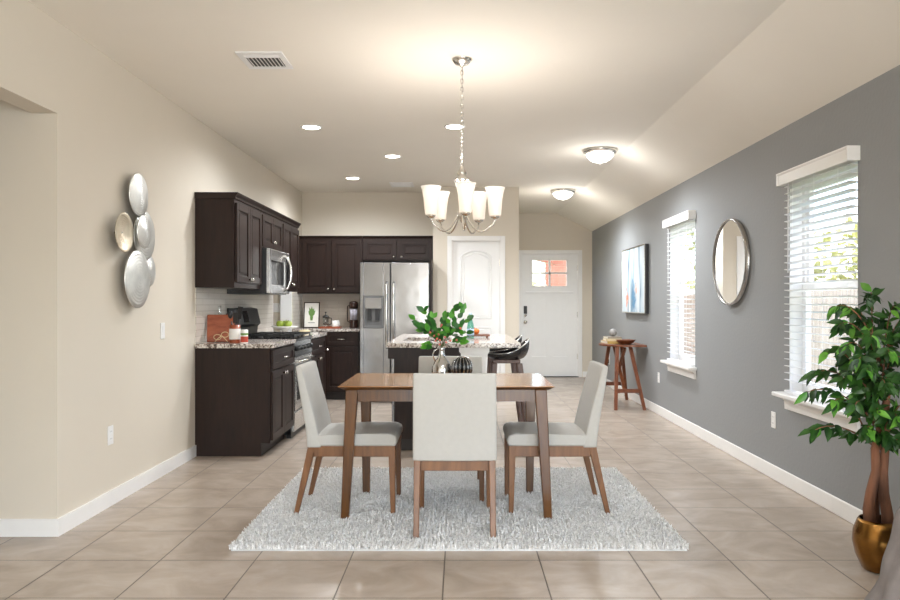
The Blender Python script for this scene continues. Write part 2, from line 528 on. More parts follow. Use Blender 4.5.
# ------------------------------------------------------------------ mesh builder
class MB:
    """Collects shapes of ONE part, then links them as one mesh object."""

    def __init__(self):
        self.bm = bmesh.new()

    def box(self, x0, x1, y0, y1, z0, z1, bev=0.0, seg=1):
        bm = self.bm
        vs = [bm.verts.new((x, y, z)) for x in (x0, x1) for y in (y0, y1) for z in (z0, z1)]
        fs = [(0, 1, 3, 2), (4, 6, 7, 5), (0, 4, 5, 1), (2, 3, 7, 6), (0, 2, 6, 4), (1, 5, 7, 3)]
        faces = [bm.faces.new([vs[i] for i in f]) for f in fs]
        if bev:
            ed = list({e for f in faces for e in f.edges})
            r = bmesh.ops.bevel(bm, geom=ed, offset=bev, segments=seg, affect='EDGES', profile=0.5)
            if seg > 1:
                for f in r['faces']:
                    f.smooth = True
        return self

    def bar(self, p0, p1, w0, d0, w1=None, d1=None, up=(0, 1, 0), bev=0.0):
        """A straight tapered bar between two points; w along 'side', d along 'up'."""
        p0, p1 = Vector(p0), Vector(p1)
        w1 = w0 if w1 is None else w1
        d1 = d0 if d1 is None else d1
        t = (p1 - p0).normalized()
        u = Vector(up)
        if abs(t.dot(u)) > 0.98:
            u = Vector((1, 0, 0))
        s = t.cross(u).normalized()
        u = s.cross(t).normalized()
        bm = self.bm
        a = [bm.verts.new(p0 + s * (i * w0 / 2) + u * (j * d0 / 2)) for i, j in ((-1, -1), (1, -1), (1, 1), (-1, 1))]
        b = [bm.verts.new(p1 + s * (i * w1 / 2) + u * (j * d1 / 2)) for i, j in ((-1, -1), (1, -1), (1, 1), (-1, 1))]
        fs = [bm.faces.new(a[::-1]), bm.faces.new(b)]
        for k in range(4):
            fs.append(bm.faces.new((a[k], a[(k + 1) % 4], b[(k + 1) % 4], b[k])))
        if bev:
            ed = list({e for f in fs for e in f.edges})
            bmesh.ops.bevel(bm, geom=ed, offset=bev, segments=2, affect='EDGES', profile=0.5)
        return self

    def leg(self, p0, p1, s0, s1, bev=0.003):
        """A leg whose ends stay level: square s0 at p0, s1 at p1."""
        bm = self.bm
        a = [bm.verts.new((p0[0] + i * s0[0] / 2, p0[1] + j * s0[1] / 2, p0[2])) for i, j in ((-1, -1), (1, -1), (1, 1), (-1, 1))]
        b = [bm.verts.new((p1[0] + i * s1[0] / 2, p1[1] + j * s1[1] / 2, p1[2])) for i, j in ((-1, -1), (1, -1), (1, 1), (-1, 1))]
        fs = [bm.faces.new(a[::-1]), bm.faces.new(b)]
        for k in range(4):
            fs.append(bm.faces.new((a[k], a[(k + 1) % 4], b[(k + 1) % 4], b[k])))
        if bev:
            ed = list({e for f in fs for e in f.edges})
            bmesh.ops.bevel(bm, geom=ed, offset=bev, segments=2, affect='EDGES', profile=0.5)
        return self

    def prism(self, poly, axis, a, b, bev=0.0, seg=2):
        """Extrude a 2D polygon: axis 'x' takes (y,z), 'y' takes (x,z), 'z' takes (x,y)."""
        bm = self.bm

        def P(u, v, w):
            return {'x': (w, u, v), 'y': (u, w, v), 'z': (u, v, w)}[axis]
        A = [bm.verts.new(P(u, v, a)) for u, v in poly]
        B = [bm.verts.new(P(u, v, b)) for u, v in poly]
        fs = [bm.faces.new(A[::-1]), bm.faces.new(B)]
        n = len(poly)
        for k in range(n):
            fs.append(bm.faces.new((A[k], A[(k + 1) % n], B[(k + 1) % n], B[k])))
        if bev:
            ed = list({e for f in fs for e in f.edges})
            r = bmesh.ops.bevel(bm, geom=ed, offset=bev, segments=seg, affect='EDGES', profile=0.5)
            for f in r['faces']:
                f.smooth = True
        return self

    def lathe(self, prof, c=(0, 0, 0), segs=28, axis='z', fx=1.0, rib=None, closed=True):
        """Revolve (r, h) pairs about an axis through c."""
        bm = self.bm
        rings = []
        for r, h in prof:
            if r < 1e-6:
                p = {'z': (0, 0, h), 'x': (h, 0, 0), 'y': (0, h, 0)}[axis]
                rings.append([bm.verts.new(Vector(c) + Vector(p))])
                continue
            ring = []
            for k in range(segs):
                a = 2 * PI * k / segs
                q = r * (rib(a) if rib else 1.0)
                u, v = q * math.cos(a) * fx, q * math.sin(a)
                p = {'z': (u, v, h), 'x': (h, u, v), 'y': (v, h, u)}[axis]
                ring.append(bm.verts.new(Vector(c) + Vector(p)))
            rings.append(ring)
        for i in range(len(rings) - 1):
            A, B = rings[i], rings[i + 1]
            for k in range(segs):
                k2 = (k + 1) % segs
                if len(A) == 1 and len(B) == 1:
                    continue
                if len(A) == 1:
                    f = bm.faces.new((A[0], B[k], B[k2]))
                elif len(B) == 1:
                    f = bm.faces.new((A[k2], A[k], B[0]))
                else:
                    f = bm.faces.new((A[k2], A[k], B[k], B[k2]))
                f.smooth = True
        if closed:
            for R, rev in ((rings[0], False), (rings[-1], True)):
                if len(R) > 1:
                    bm.faces.new(R[::-1] if rev else R)
        return self

    def tube(self, pts, r, segs=8, r1=None, closed=False):
        bm = self.bm
        pts = [Vector(p) for p in pts]
        n = len(pts)
        rings = []
        prev = None
        for i, p in enumerate(pts):
            if closed:
                t = (pts[(i + 1) % n] - pts[i - 1]).normalized()
            else:
                t = (pts[min(i + 1, n - 1)] - pts[max(i - 1, 0)]).normalized()
            if prev is None:
                u = Vector((0, 0, 1)) if abs(t.z) < 0.9 else Vector((1, 0, 0))
            else:
                u = prev
            s = t.cross(u).normalized()
            u = s.cross(t).normalized()
            prev = u
            rr = r if r1 is None else r + (r1 - r) * i / max(1, n - 1)
            rings.append([bm.verts.new(p + (u * math.cos(2 * PI * k / segs) + s * math.sin(2 * PI * k / segs)) * rr) for k in range(segs)])
        m = n if closed else n - 1
        for i in range(m):
            A, B = rings[i], rings[(i + 1) % n]
            for k in range(segs):
                f = bm.faces.new((A[k], B[k], B[(k + 1) % segs], A[(k + 1) % segs]))
                f.smooth = True
        if not closed:
            bm.faces.new(rings[0])
            bm.faces.new(rings[-1][::-1])
        return self

    def ball(self, c, r, seg=16, sz=1.0):
        n = seg // 2
        return self.lathe([(r * math.sin(PI * i / n), -r * sz * math.cos(PI * i / n)) for i in range(n + 1)], c, seg)

    def leaf(self, p, d, up, L, W, fold=0.25, droop=0.25):
        bm = self.bm
        p, d, up = Vector(p), Vector(d).normalized(), Vector(up)
        s = d.cross(up)
        if s.length < 1e-4:
            s = Vector((1, 0, 0))
        s.normalize()
        u = s.cross(d).normalized()
        prof = [(0.0, 0.0), (0.2, 0.36), (0.45, 0.5), (0.72, 0.33), (1.0, 0.0)]
        mid, lft, rgt = [], [], []
        for t, w in prof:
            c = p + d * (L * t) - u * (droop * L * t * t)
            mid.append(bm.verts.new(c))
            if w:
                lft.append(bm.verts.new(c + s * (w * W) + u * (fold * w * W)))
                rgt.append(bm.verts.new(c - s * (w * W) + u * (fold * w * W)))
        for side, fl in ((lft, 1), (rgt, 0)):
            for i in range(4):
                q = [mid[i], mid[i + 1]]
                if i < 3:
                    q.append(side[i])
                if i > 0:
                    q.append(side[i - 1])
                f = bm.faces.new(q if fl else q[::-1])
                f.smooth = True
        return self

    def build(self, name, mat, parent=None, world=True, mat2=None, fix=True):
        bm = self.bm
        if fix:
            bmesh.ops.recalc_face_normals(bm, faces=bm.faces)
        me = bpy.data.meshes.new(name)
        off = Vector((0, 0, 0))
        if parent is None:
            lo = Vector([min(v.co[i] for v in bm.verts) for i in range(3)])
            hi = Vector([max(v.co[i] for v in bm.verts) for i in range(3)])
            off = Vector(((lo.x + hi.x) / 2, (lo.y + hi.y) / 2, lo.z)) if world == 'base' else Vector((0, 0, 0))
        elif world:
            r = parent
            while r is not None:
                off = off + r.location
                r = r.parent
        if off.length:
            bmesh.ops.translate(bm, verts=bm.verts, vec=-off)
        bm.to_mesh(me)
        bm.free()
        me.materials.append(M[mat] if isinstance(mat, str) else mat)
        o = bpy.data.objects.new(name, me)
        COL.objects.link(o)
        if parent is None:
            o.location = off
        else:
            o.parent = parent
        return o


def tag(o, label, cat, group=None):
    o['label'] = label
    o['category'] = cat
    if group:
        o['group'] = group
    return o


def thing(name, label, cat, loc=(0, 0, 0), rotz=0.0, group=None):
    o = bpy.data.objects.new(name, None)
    o.empty_display_size = 0.1
    COL.objects.link(o)
    o.location = loc
    o.rotation_euler = (0, 0, rotz)
    return tag(o, label, cat, group)


def solo(mb, name, mat, label, cat, group=None):
    return tag(mb.build(name, mat, None, 'base'), label, cat, group)


def struct(mb, name, mat, parent=None, label=None):
    o = mb.build(name, mat, parent)
    if parent is None:
        o['kind'] = 'structure'
    if label:
        o['label'] = label
    return o


def dup(root, loc, rotz, label, group=None):
    r = root.copy()
    COL.objects.link(r)
    r.location = loc
    r.rotation_euler = (0, 0, rotz)
    r['label'] = label
    if group:
        r['group'] = group
    for ch in list(root.children):
        c = ch.copy()
        COL.objects.link(c)
        c.parent = r
        for g in list(ch.children):
            d = g.copy()
            COL.objects.link(d)
            d.parent = c
    return r


def P(px, py, Y):
    """Point at distance Y seen at pixel (px, py) of the photograph (for laying things out)."""
    return Vector(((px - 460.0) * Y / F_PX, Y, CAM_H - (py - 303.0) * Y / F_PX))


def wall_x(name, mat, x0, x1, y0, y1, z0, z1, holes=()):
    """A wall running along Y, with rectangular holes (ya, yb, za, zb)."""
    mb = MB()
    ys = sorted({y0, y1} | {h[0] for h in holes} | {h[1] for h in holes})
    for a, b in zip(ys, ys[1:]):
        zs = [z0]
        for h in holes:
            if h[0] <= a and h[1] >= b:
                zs += [h[2], h[3]]
        zs.append(z1)
        for i in range(0, len(zs), 2):
            if zs[i + 1] - zs[i] > 1e-4:
                mb.box(x0, x1, a, b, zs[i], zs[i + 1])
    return struct(mb, name, mat)


def wall_y(name, mat, y0, y1, x0, x1, z0, z1, holes=()):
    mb = MB()
    xs = sorted({x0, x1} | {h[0] for h in holes} | {h[1] for h in holes})
    for a, b in zip(xs, xs[1:]):
        zs = [z0]
        for h in holes:
            if h[0] <= a and h[1] >= b:
                zs += [h[2], h[3]]
        zs.append(z1)
        for i in range(0, len(zs), 2):
            if zs[i + 1] - zs[i] > 1e-4:
                mb.box(a, b, y0, y1, zs[i], zs[i + 1])
    return struct(mb, name, mat)


# ------------------------------------------------------------------ room shell
XL, XR = -2.145, 2.215
YB = 10.05            # kitchen back wall
YP = 9.60             # pantry wall
YE = 12.40            # entry wall
HC = 2.743
XC = 1.62             # crease where the ceiling starts to slope
HR = 2.44             # ceiling height at the right wall
YR = -3.30            # rear wall, behind the camera

struct(MB().box(-4.2, 2.4, YR - 0.2, YE + 0.2, -0.1, 0.0), 'floor', 'floor')
slope = (HC - HR) / (XR - XC)
struct(MB().prism([(-4.2, HC), (XC, HC), (XR + 0.15, HR - slope * 0.15), (XR + 0.15, HR - slope * 0.15 + 0.12), (XC, HC + 0.12), (-4.2, HC + 0.12)], 'y', YR - 0.2, YE + 0.2), 'ceiling', 'ceil')

W1 = (4.12, 4.98, 0.63, 2.07)      # near window: y0, y1, z0, z1
W2 = (6.97, 7.80, 0.63, 2.07)
W3 = (0.00, 1.40, 0.60, 2.07)      # window beside the camera
wall_x('wall_right', 'gray', XR, XR + 0.13, YR, YE, 0, HR, [W1, W2, W3][::1] and sorted([W1, W2, W3]))
wall_x('wall_left', 'beige', XL - 0.135, XL, 3.94, YB, 0, HC, [(8.46, 9.42, 0.0, 2.08)])
# hall opening on the left: lintel, hall walls
wall_x('wall_left_lintel', 'beige', XL - 0.135, XL, 1.9, 3.94, 2.25, HC)
wall_y('wall_hall_end', 'beige', 3.94, 4.06, -4.1, XL - 0.135, 0, HC)
wall_x('wall_left_rear', 'beige', XL - 0.135, XL, YR, 1.9, 0, HC)
wall_y('wall_hall_near', 'beige', 1.78, 1.9, -4.1, XL - 0.135, 0, HC)
wall_x('wall_hall_side', 'beige', -4.2, -4.1, 1.78, 4.06, 0, HC)
# little hall behind the kitchen doorway
wall_y('wall_laundry_back', 'beige', 9.46, 9.56, -3.4, XL - 0.135, 0, HC)
wall_x('wall_laundry_side', 'beige', -3.5, -3.4, 7.9, 9.56, 0, HC)
wall_y('wall_laundry_near', 'beige', 7.9, 8.0, -3.5, XL - 0.135, 0, HC)
# back walls
wall_y('wall_back', 'beige', YB, YB + 0.12, XL - 0.135, -0.35, 0, HC)
PD = (-0.105, 0.525, 0.0, 2.05)    # pantry door opening
wall_y('wall_pantry', 'beige', YP, YP + 0.12, -0.35, 0.765, 0, HC, [PD])
wall_x('wall_pantry_side', 'beige', 0.645, 0.765, YP + 0.12, YE, 0, HC)
wall_x('wall_pantry_return', 'beige', -0.35, -0.23, YP + 0.12, YB + 0.12, 0, HC)
FD = (1.03, 1.985, 0.0, 2.065)
wall_y('wall_entry', 'beige', YE, YE + 0.14, 0.60, XR + 0.13, 0, HC, [FD])
wall_y('wall_rear', 'beige', YR - 0.12, YR, XL - 0.135, XR + 0.13, 0, HC, [(-0.85, 2.12, 0.0, 2.3)])

# baseboards
BH, BT = 0.092, 0.015


def bb(mb):
    return mb


struct(MB().box(XL, XL + BT, 3.94, 5.98, 0, BH), 'baseboard_left', 'white')
struct(MB().box(-4.1, XL + BT, 3.94 - BT, 3.94, 0, BH), 'baseboard_hall', 'white')
struct(MB().box(XL, XL + BT, YR, 1.9, 0, BH, 0.004), 'baseboard_rear_left', 'white')
struct(MB().box(XR - BT, XR, YR, YE, 0, BH + 0.008, 0.004), 'baseboard_right', 'white')
b_ = MB().box(0.765, FD[0] - 0.07, YE - BT, YE, 0, BH, 0.004).box(FD[1] + 0.07, XR - BT, YE - BT, YE, 0, BH, 0.004)
struct(b_, 'baseboard_entry', 'white')
struct(MB().box(-0.35, PD[0] - 0.06, YP - BT, YP, 0, BH, 0.004).box(PD[1] + 0.06, 0.765, YP - BT, YP, 0, BH, 0.004), 'baseboard_pantry', 'white')
struct(MB().box(0.765, 0.765 + BT, YP - BT, YE - BT, 0, BH, 0.004), 'baseboard_pantry_side', 'white')

# backsplash tiles
struct(MB().box(XL, XL + 0.008, 5.99, 8.455, 0.91, 1.75), 'trim_1', 'splash', label='white tile backsplash behind the range')
struct(MB().box(XL, XL + 0.008, 9.46, YB, 0.91, 1.37), 'trim_2', 'splash', label='short white tile backsplash beside the doorway')
struct(MB().box(XL + 0.008, -1.25, YB - 0.008, YB, 0.91, 1.40), 'trim_3', 'splash2', label='greige tile backsplash on the back wall')
# casing of the kitchen doorway and the white jamb seen in it
struct(MB().box(XL - 0.135, XL + 0.006, 8.456, 8.475, 0, 2.08), 'trim_4', 'white')
struct(MB().box(-2.30, XL - 0.135 + 0.0, 9.44, 9.46, 0, 2.08).box(XL - 0.135, XL + 0.004, 9.40, 9.42, 0, 2.08), 'trim_5', 'doorwhite')


# ------------------------------------------------------------------ door casings and doors
def casing_y(name, d, y, w=0.06, t=0.018):
    mb = MB()
    mb.box(d[0] - w, d[0], y - t, y, 0, d[3] + w, 0.004)
    mb.box(d[1], d[1] + w, y - t, y, 0, d[3] + w, 0.004)
    mb.box(d[0], d[1], y - t, y, d[3], d[3] + w, 0.004)
    # jamb lining
    mb.box(d[0], d[0] + 0.012, y, y + 0.10, 0, d[3])
    mb.box(d[1] - 0.012, d[1], y, y + 0.10, 0, d[3])
    mb.box(d[0], d[1], y, y + 0.10, d[3] - 0.012, d[3])
    return struct(mb, name, 'white')


casing_y('trim_6', PD, YP)
casing_y('trim_7', FD, YE)

# pantry door: arched upper panel, square lower panel
mb = MB()
mb.box(PD[0] + 0.014, PD[1] - 0.014, YP + 0.025, YP + 0.06, 0.008, PD[3] - 0.014, 0.002)
door2 = struct(mb, 'door_2', 'doorwhite')


def arch_loop(x0, x1, z0, z1, rise, y):
    pts = [Vector((x0, y, z0)), Vector((x1, y, z0)), Vector((x1, y, z1 - rise))]
    n = 12
    for i in range(1, n):
        t = i / n
        x = x1 + (x0 - x1) * t
        pts.append(Vector((x, y, z1 - rise + rise * math.sin(PI * t) ** 0.75)))
    pts.append(Vector((x0, y, z1 - rise)))
    return pts


def dens(pts, closed=True, step=0.05):
    out = []
    n = len(pts)
    for i in range(n if closed else n - 1):
        a, b = pts[i], pts[(i + 1) % n]
        k = max(1, int((b - a).length / step))
        for j in range(k):
            out.append(a.lerp(b, j / k))
    return out


mb = MB()
x0, x1 = PD[0] + 0.12, PD[1] - 0.12
for inset, r in ((0.0, 0.011), (0.035, 0.008)):
    mb.tube(dens(arch_loop(x0 + inset, x1 - inset, 1.04 + inset, 1.92 - inset, 0.075, YP + 0.025)), r, 6, closed=True)
    mb.tube(dens([Vector((x0 + inset, YP + 0.025, 0.22 + inset)), Vector((x1 - inset, YP + 0.025, 0.22 + inset)), Vector((x1 - inset, YP + 0.025, 0.92 - inset)), Vector((x0 + inset, YP + 0.025, 0.92 - inset))]), r, 6, closed=True)
mb.build('door_moulding', 'doorwhite', door2)
MB().lathe([(0.0, -0.065), (0.024, -0.06), (0.028, -0.045), (0.02, -0.03), (0.011, -0.022), (0.026, -0.008), (0.026, 0.0)], (PD[0] + 0.07, YP + 0.025, 0.95), 16, 'y').build('door_knob', 'nickel', door2)
MB().box(PD[1] - 0.016, PD[1] - 0.004, YP + 0.012, YP + 0.024, 1.72, 1.81).build('door_hinge', 'nickel', door2)

# front door: craftsman slab with a 2x2 light
fx0, fx1 = FD[0] + 0.014, FD[1] - 0.014
fy = YE + 0.03
mb = MB()
lx0, lx1, lz0, lz1 = 1.215, 1.795, 1.525, 1.96    # light opening
mb.box(fx0, lx0, fy, fy + 0.045, 0.012, FD[3] - 0.014)
mb.box(lx1, fx1, fy, fy + 0.045, 0.012, FD[3] - 0.014)
mb.box(lx0, lx1, fy, fy + 0.045, lz1, FD[3] - 0.014)
mb.box(lx0, lx1, fy, fy + 0.045, 1.36, lz0)
mb.box(lx0, lx1, fy, fy + 0.045, 0.012, 0.34)
mb.box(lx0, lx1, fy + 0.022, fy + 0.04, 0.34, 1.36)
mx_ = (lx0 + lx1) / 2
mb.box(mx_ - 0.055, mx_ + 0.055, fy, fy + 0.045, 0.34, 1.36)
for k in range(1, 3):
    for a in (lx0, mx_ + 0.055):
        xx = a + k * 0.078
        mb.box(xx - 0.002, xx + 0.002, fy + 0.015, fy + 0.0225, 0.34, 1.36)
mb.box(fx0 + 0.06, fx1 - 0.06, fy - 0.022, fy, 1.405, 1.435, 0.003)
door1 = struct(mb, 'door_1', 'doorwhite')
mb = MB()
for a, b, c, d in ((lx0 - 0.02, lx1 + 0.02, lz1, lz1 + 0.02), (lx0 - 0.02, lx1 + 0.02, lz0 - 0.02, lz0), (lx0 - 0.02, lx0, lz0, lz1), (lx1, lx1 + 0.02, lz0, lz1)):
    mb.box(a, b, fy - 0.01, fy + 0.01, c, d)
mb.box(mx_ - 0.016, mx_ + 0.016, fy - 0.004, fy + 0.016, lz0, lz1)
mb.box(lx0, lx1, fy - 0.004, fy + 0.016, (lz0 + lz1) / 2 - 0.014, (lz0 + lz1) / 2 + 0.014)
mb.build('window_frame', 'white', door1)
MB().box(lx0, lx1, fy + 0.018, fy + 0.024, lz0, lz1).build('window_pane', 'glass', door1)
lock = MB().box(1.07, 1.125, fy - 0.025, fy, 1.06, 1.19, 0.006).build('keypad_lock', 'black', door1)
MB().lathe([(0.0, -0.035), (0.02, -0.032), (0.022, 0.0)], (1.097, fy, 1.03), 16, 'y').build('deadbolt', 'nickel', lock)
MB().lathe([(0.0, -0.07), (0.026, -0.066), (0.03, -0.05), (0.022, -0.034), (0.012, -0.025), (0.03, -0.008), (0.03, 0.0)], (1.097, fy, 0.92), 18, 'y').build('door_knob', 'nickel', door1)
for z in (0.30, 1.0, 1.78):
    MB().box(fx1 - 0.006, fx1 + 0.008, fy - 0.008, fy + 0.006, z, z + 0.09).build('door_hinge', 'nickel', door1)
struct(MB().box(FD[0], FD[1], YE - 0.02, YE + 0.12, 0.0, 0.012), 'trim_8', 'black', label='dark threshold under the front door')


# ------------------------------------------------------------------ right wall windows
def make_window(name, w, blind_label, sill_label):
    y0, y1, z0, z1 = w
    xo = XR + 0.085
    mb = MB()
    # fixed frame in the reveal
    t = 0.045
    mb.box(xo, xo + 0.04, y0, y0 + t, z0, z1).box(xo, xo + 0.04, y1 - t, y1, z0, z1)
    mb.box(xo, xo + 0.04, y0 + t, y1 - t, z0, z0 + t).box(xo, xo + 0.04, y0 + t, y1 - t, z1 - t, z1)
    win = struct(mb, name, 'white')
    zm = (z0 + z1) / 2
    for a, b, xx in ((z0 + t, zm + 0.02, xo - 0.012), (zm - 0.02, z1 - t, xo + 0.012)):
        s = MB()
        s.box(xx, xx + 0.028, y0 + t, y0 + t + 0.04, a, b).box(xx, xx + 0.028, y1 - t - 0.04, y1 - t, a, b)
        s.box(xx, xx + 0.028, y0 + t + 0.04, y1 - t - 0.04, a, a + 0.045).box(xx, xx + 0.028, y0 + t + 0.04, y1 - t - 0.04, b - 0.045, b)
        so = s.build('window_sash', 'white', win)
        MB().box(xx + 0.012, xx + 0.016, y0 + t + 0.04, y1 - t - 0.04, a + 0.045, b - 0.045).build('window_pane', 'glass', so)
    # white reveal lining
    q = MB()
    q.box(XR + 0.002, xo, y0, y0 + 0.008, z0, z1).box(XR + 0.002, xo, y1 - 0.008, y1, z0, z1).box(XR + 0.002, xo, y0 + 0.008, y1 - 0.008, z1 - 0.008, z1)
    q.build('reveal_lining', 'white', win)
    # stool and apron
    s = MB().box(XR - 0.002, XR + 0.085, y0 + 0.001, y1 - 0.001, z0 + 0.0005, z0 + 0.006)
    s.box(XR - 0.085, XR - 0.0005, y0 - 0.06, y1 + 0.085, z0 - 0.022, z0 + 0.006, 0.005)
    s.prism([(XR - 0.001, z0 - 0.105), (XR - 0.018, z0 - 0.105), (XR - 0.022, z0 - 0.05), (XR - 0.055, z0 - 0.022), (XR - 0.001, z0 - 0.022)], 'y', y0 - 0.03, y1 + 0.03)
    s.build('window_sill', 'white', win)
    return win


def make_blind(w, label):
    y0, y1, z0, z1 = w
    root = thing('window_blind', label, 'blind', (XR - 0.02, (y0 + y1) / 2, z0 + 0.005))
    zt = z1 - 0.01
    # valance with a small moulded profile and returns
    x = XR
    v = MB()
    prof = [(x - 0.066, zt - 0.03), (x - 0.066, zt + 0.035), (x - 0.074, zt + 0.043), (x - 0.074, zt + 0.052), (x - 0.050, zt + 0.052), (x - 0.050, zt - 0.03)]
    v.prism(prof, 'y', y0 - 0.015, y1 + 0.02)
    v.box(x - 0.074, x - 0.001, y0 - 0.028, y0 - 0.015, zt - 0.03, zt + 0.052)
    v.box(x - 0.074, x - 0.001, y1 + 0.02, y1 + 0.033, zt - 0.03, zt + 0.052)
    v.build('valance', 'white', root)
    MB().box(x - 0.048, x - 0.004, y0 + 0.005, y1 - 0.005, zt - 0.03, zt + 0.02).build('headrail', 'slat', root)
    s = MB()
    pitch = 0.046
    tilt = math.radians(-9)
    hw = 0.025
    z = zt - 0.05
    xc = x - 0.012
    zs = []
    while z > z0 + 0.05:
        c, d = math.cos(tilt) * hw, math.sin(tilt) * hw
        th = 0.0045
        s.prism([(xc - c, z - d), (xc + c, z + d), (xc + c, z + d + th), (xc, z + th * 1.6), (xc - c, z - d + th)], 'y', y0 + 0.008, y1 - 0.008)
        zs.append(z)
        z -= pitch
    s.build('slats', 'slat', root)
    MB().box(xc - 0.026, xc + 0.026, y0 + 0.008, y1 - 0.008, z0 + 0.010, z0 + 0.028, 0.003).build('bottom_rail', 'slat', root)
    for yy in (y0 + 0.14, (y0 + y1) / 2, y1 - 0.14):
        c = MB()
        for xx in (xc - 0.0275, xc + 0.0275):
            c.tube([(xx, yy, z0 + 0.02), (xx, yy, zt - 0.02)], 0.0012, 5)
        c.build('ladder_cord', 'slat', root)
    MB().tube([(xc - 0.034, y1 - 0.09, zt - 0.03), (xc - 0.036, y1 - 0.09, zt - 0.62)], 0.004, 6).build('tilt_wand', 'slat', root)
    return root


make_window('window_1', W1, '', '')
make_window('window_2', W2, '', '')
make_window('window_3', W3, '', '')
make_blind(W1, 'white slatted blind on the near window, beside the ficus')
make_blind(W2, 'white slatted blind on the far window beyond the round mirror')


# ------------------------------------------------------------------ kitchen cabinets
def panel_door(face, u0, u1, v0, v1, name, parent, knob=None, pull=False, raised=True):
    """A framed door or drawer front. face = ('x', X) faces +X with u along Y; ('y', Y) faces -Y with u along X."""
    ax, p = face
    mb = MB()

    def B(a, b, c, d, n0, n1, bev=0.0):
        if ax == 'x':
            mb.box(p + n0, p + n1, a, b, c, d, bev)
        else:
            mb.box(a, b, p - n1, p - n0, c, d, bev)
    w, h = u1 - u0, v1 - v0
    fr = min(0.055, h * 0.28, w * 0.28)
    B(u0, u0 + fr, v0, v1, 0.001, 0.020, 0.002)
    B(u1 - fr, u1, v0, v1, 0.001, 0.020, 0.002)
    B(u0 + fr, u1 - fr, v0, v0 + fr, 0.001, 0.020, 0.002)
    B(u0 + fr, u1 - fr, v1 - fr, v1, 0.001, 0.020, 0.002)
    B(u0 + fr, u1 - fr, v0 + fr, v1 - fr, 0.001, 0.009)
    if raised and min(w, h) > 3.2 * fr:
        g = 0.022
        B(u0 + fr + g, u1 - fr - g, v0 + fr + g, v1 - fr - g, 0.008, 0.016, 0.006)
    o = mb.build(name, 'esp', parent)

    def N(u, v, r, h):
        k = MB()
        prof = [(0.0, h), (r, h * 0.85), (r, h * 0.6), (r * 0.45, h * 0.45), (r * 0.5, 0.0)]
        if ax == 'x':
            k.lathe(prof, (p + 0.020, u, v), 14, 'x')
        else:
            k.lathe([(a, -b) for a, b in prof], (u, p - 0.020, v), 14, 'y')
        k.build('knob', 'chrome', o)
    if knob:
        N(knob[0], knob[1], 0.015, 0.028)
    if pull:
        cu, cv = (u0 + u1) / 2, (v0 + v1) / 2
        k = MB()
        L = 0.05
        if ax == 'x':
            k.tube([(p + 0.02, cu - L, cv), (p + 0.045, cu - L * 0.9, cv), (p + 0.048, cu, cv), (p + 0.045, cu + L * 0.9, cv), (p + 0.02, cu + L, cv)], 0.006, 8)
        else:
            k.tube([(cu - L, p - 0.02, cv), (cu - L * 0.9, p - 0.045, cv), (cu, p - 0.048, cv), (cu + L * 0.9, p - 0.045, cv), (cu + L, p - 0.02, cv)], 0.006, 8)
        k.build('handle', 'chrome', o)
    return o


CT = 0.91
CB = 0.875
XF = -1.535     # front face of the left base run


def base_left(label, y0, y1):
    r = thing('base_cabinet', label, 'cabinet', (XL, (y0 + y1) / 2, 0))
    MB().box(XL + 0.002, XF, y0, y1, 0.105, CB).build('carcass', 'esp', r)
    MB().box(XL + 0.002, XF - 0.075, y0, y1, 0.0, 0.105).build('toe_kick', 'esp', r)
    m = (y0 + y1) / 2
    panel_door(('x', XF), y0 + 0.012, y1 - 0.012, 0.70, 0.86, 'drawer', r, pull=True, raised=False)
    panel_door(('x', XF), y0 + 0.012, m - 0.002, 0.125, 0.685, 'door', r, knob=(m - 0.035, 0.645))
    panel_door(('x', XF), m + 0.002, y1 - 0.012, 0.125, 0.685, 'door', r, knob=(m + 0.035, 0.645))
    return r


Y0, Y1, Y2, Y3 = 5.985, 6.775, 7.565, 8.34
base_left('dark espresso base cabinet at the near end, left of the dining table', Y0, Y1 - 0.003)
base_left('dark espresso base cabinet on the far side of the steel range', Y2 + 0.003, Y3)
solo(MB().box(XL + 0.010, XF + 0.035, Y0 - 0.025, Y1 - 0.002, CB, CT, 0.004), 'countertop', 'granite', 'speckled granite worktop holding the red board, near side of the range', 'countertop')
solo(MB().box(XL + 0.010, XF + 0.035, Y2 + 0.002, Y3 + 0.02, CB, CT, 0.004), 'countertop', 'granite', 'short speckled granite worktop under the bowl of green apples', 'countertop')

# back wall base cabinet + worktop
YBF = 9.44
r = thing('base_cabinet', 'dark espresso base cabinet on the back wall, left of the refrigerator', 'cabinet', (-1.70, YB, 0))
MB().box(XL + 0.002, -1.285, YBF, YB - 0.002, 0.105, CB).build('carcass', 'esp', r)
MB().box(XL + 0.002, -1.285, YBF + 0.075, YB - 0.002, 0.0, 0.105).build('toe_kick', 'espdark', r)
panel_door(('y', YBF), -1.715, -1.30, 0.70, 0.86, 'drawer', r, pull=True, raised=False)
panel_door(('y', YBF), -1.715, -1.30, 0.125, 0.685, 'door', r, knob=(-1.68, 0.645))
panel_door(('y', YBF), -2.13, -1.725, 0.70, 0.86, 'drawer', r, pull=True, raised=False)
panel_door(('y', YBF), -2.13, -1.725, 0.125, 0.685, 'door', r, knob=(-1.76, 0.645))
solo(MB().box(XL + 0.010, -1.275, YBF - 0.03, YB - 0.010, CB, CT, 0.004), 'countertop', 'granite', 'speckled granite worktop on the back wall under the framed plant print', 'countertop')

# wall cabinets
XU = -1.828
UB, UT = 1.365, 2.085


def crown_x(mb, y0, y1, near, far):
    prof = [(XL + 0.002, UT), (XU + 0.010, UT), (XU + 0.013, UT + 0.015), (XU + 0.028, UT + 0.035), (XU + 0.034, UT + 0.05), (XL + 0.002, UT + 0.05)]
    mb.prism(prof, 'y', y0 - (0.012 if near else 0), y1 + (0.012 if far else 0))


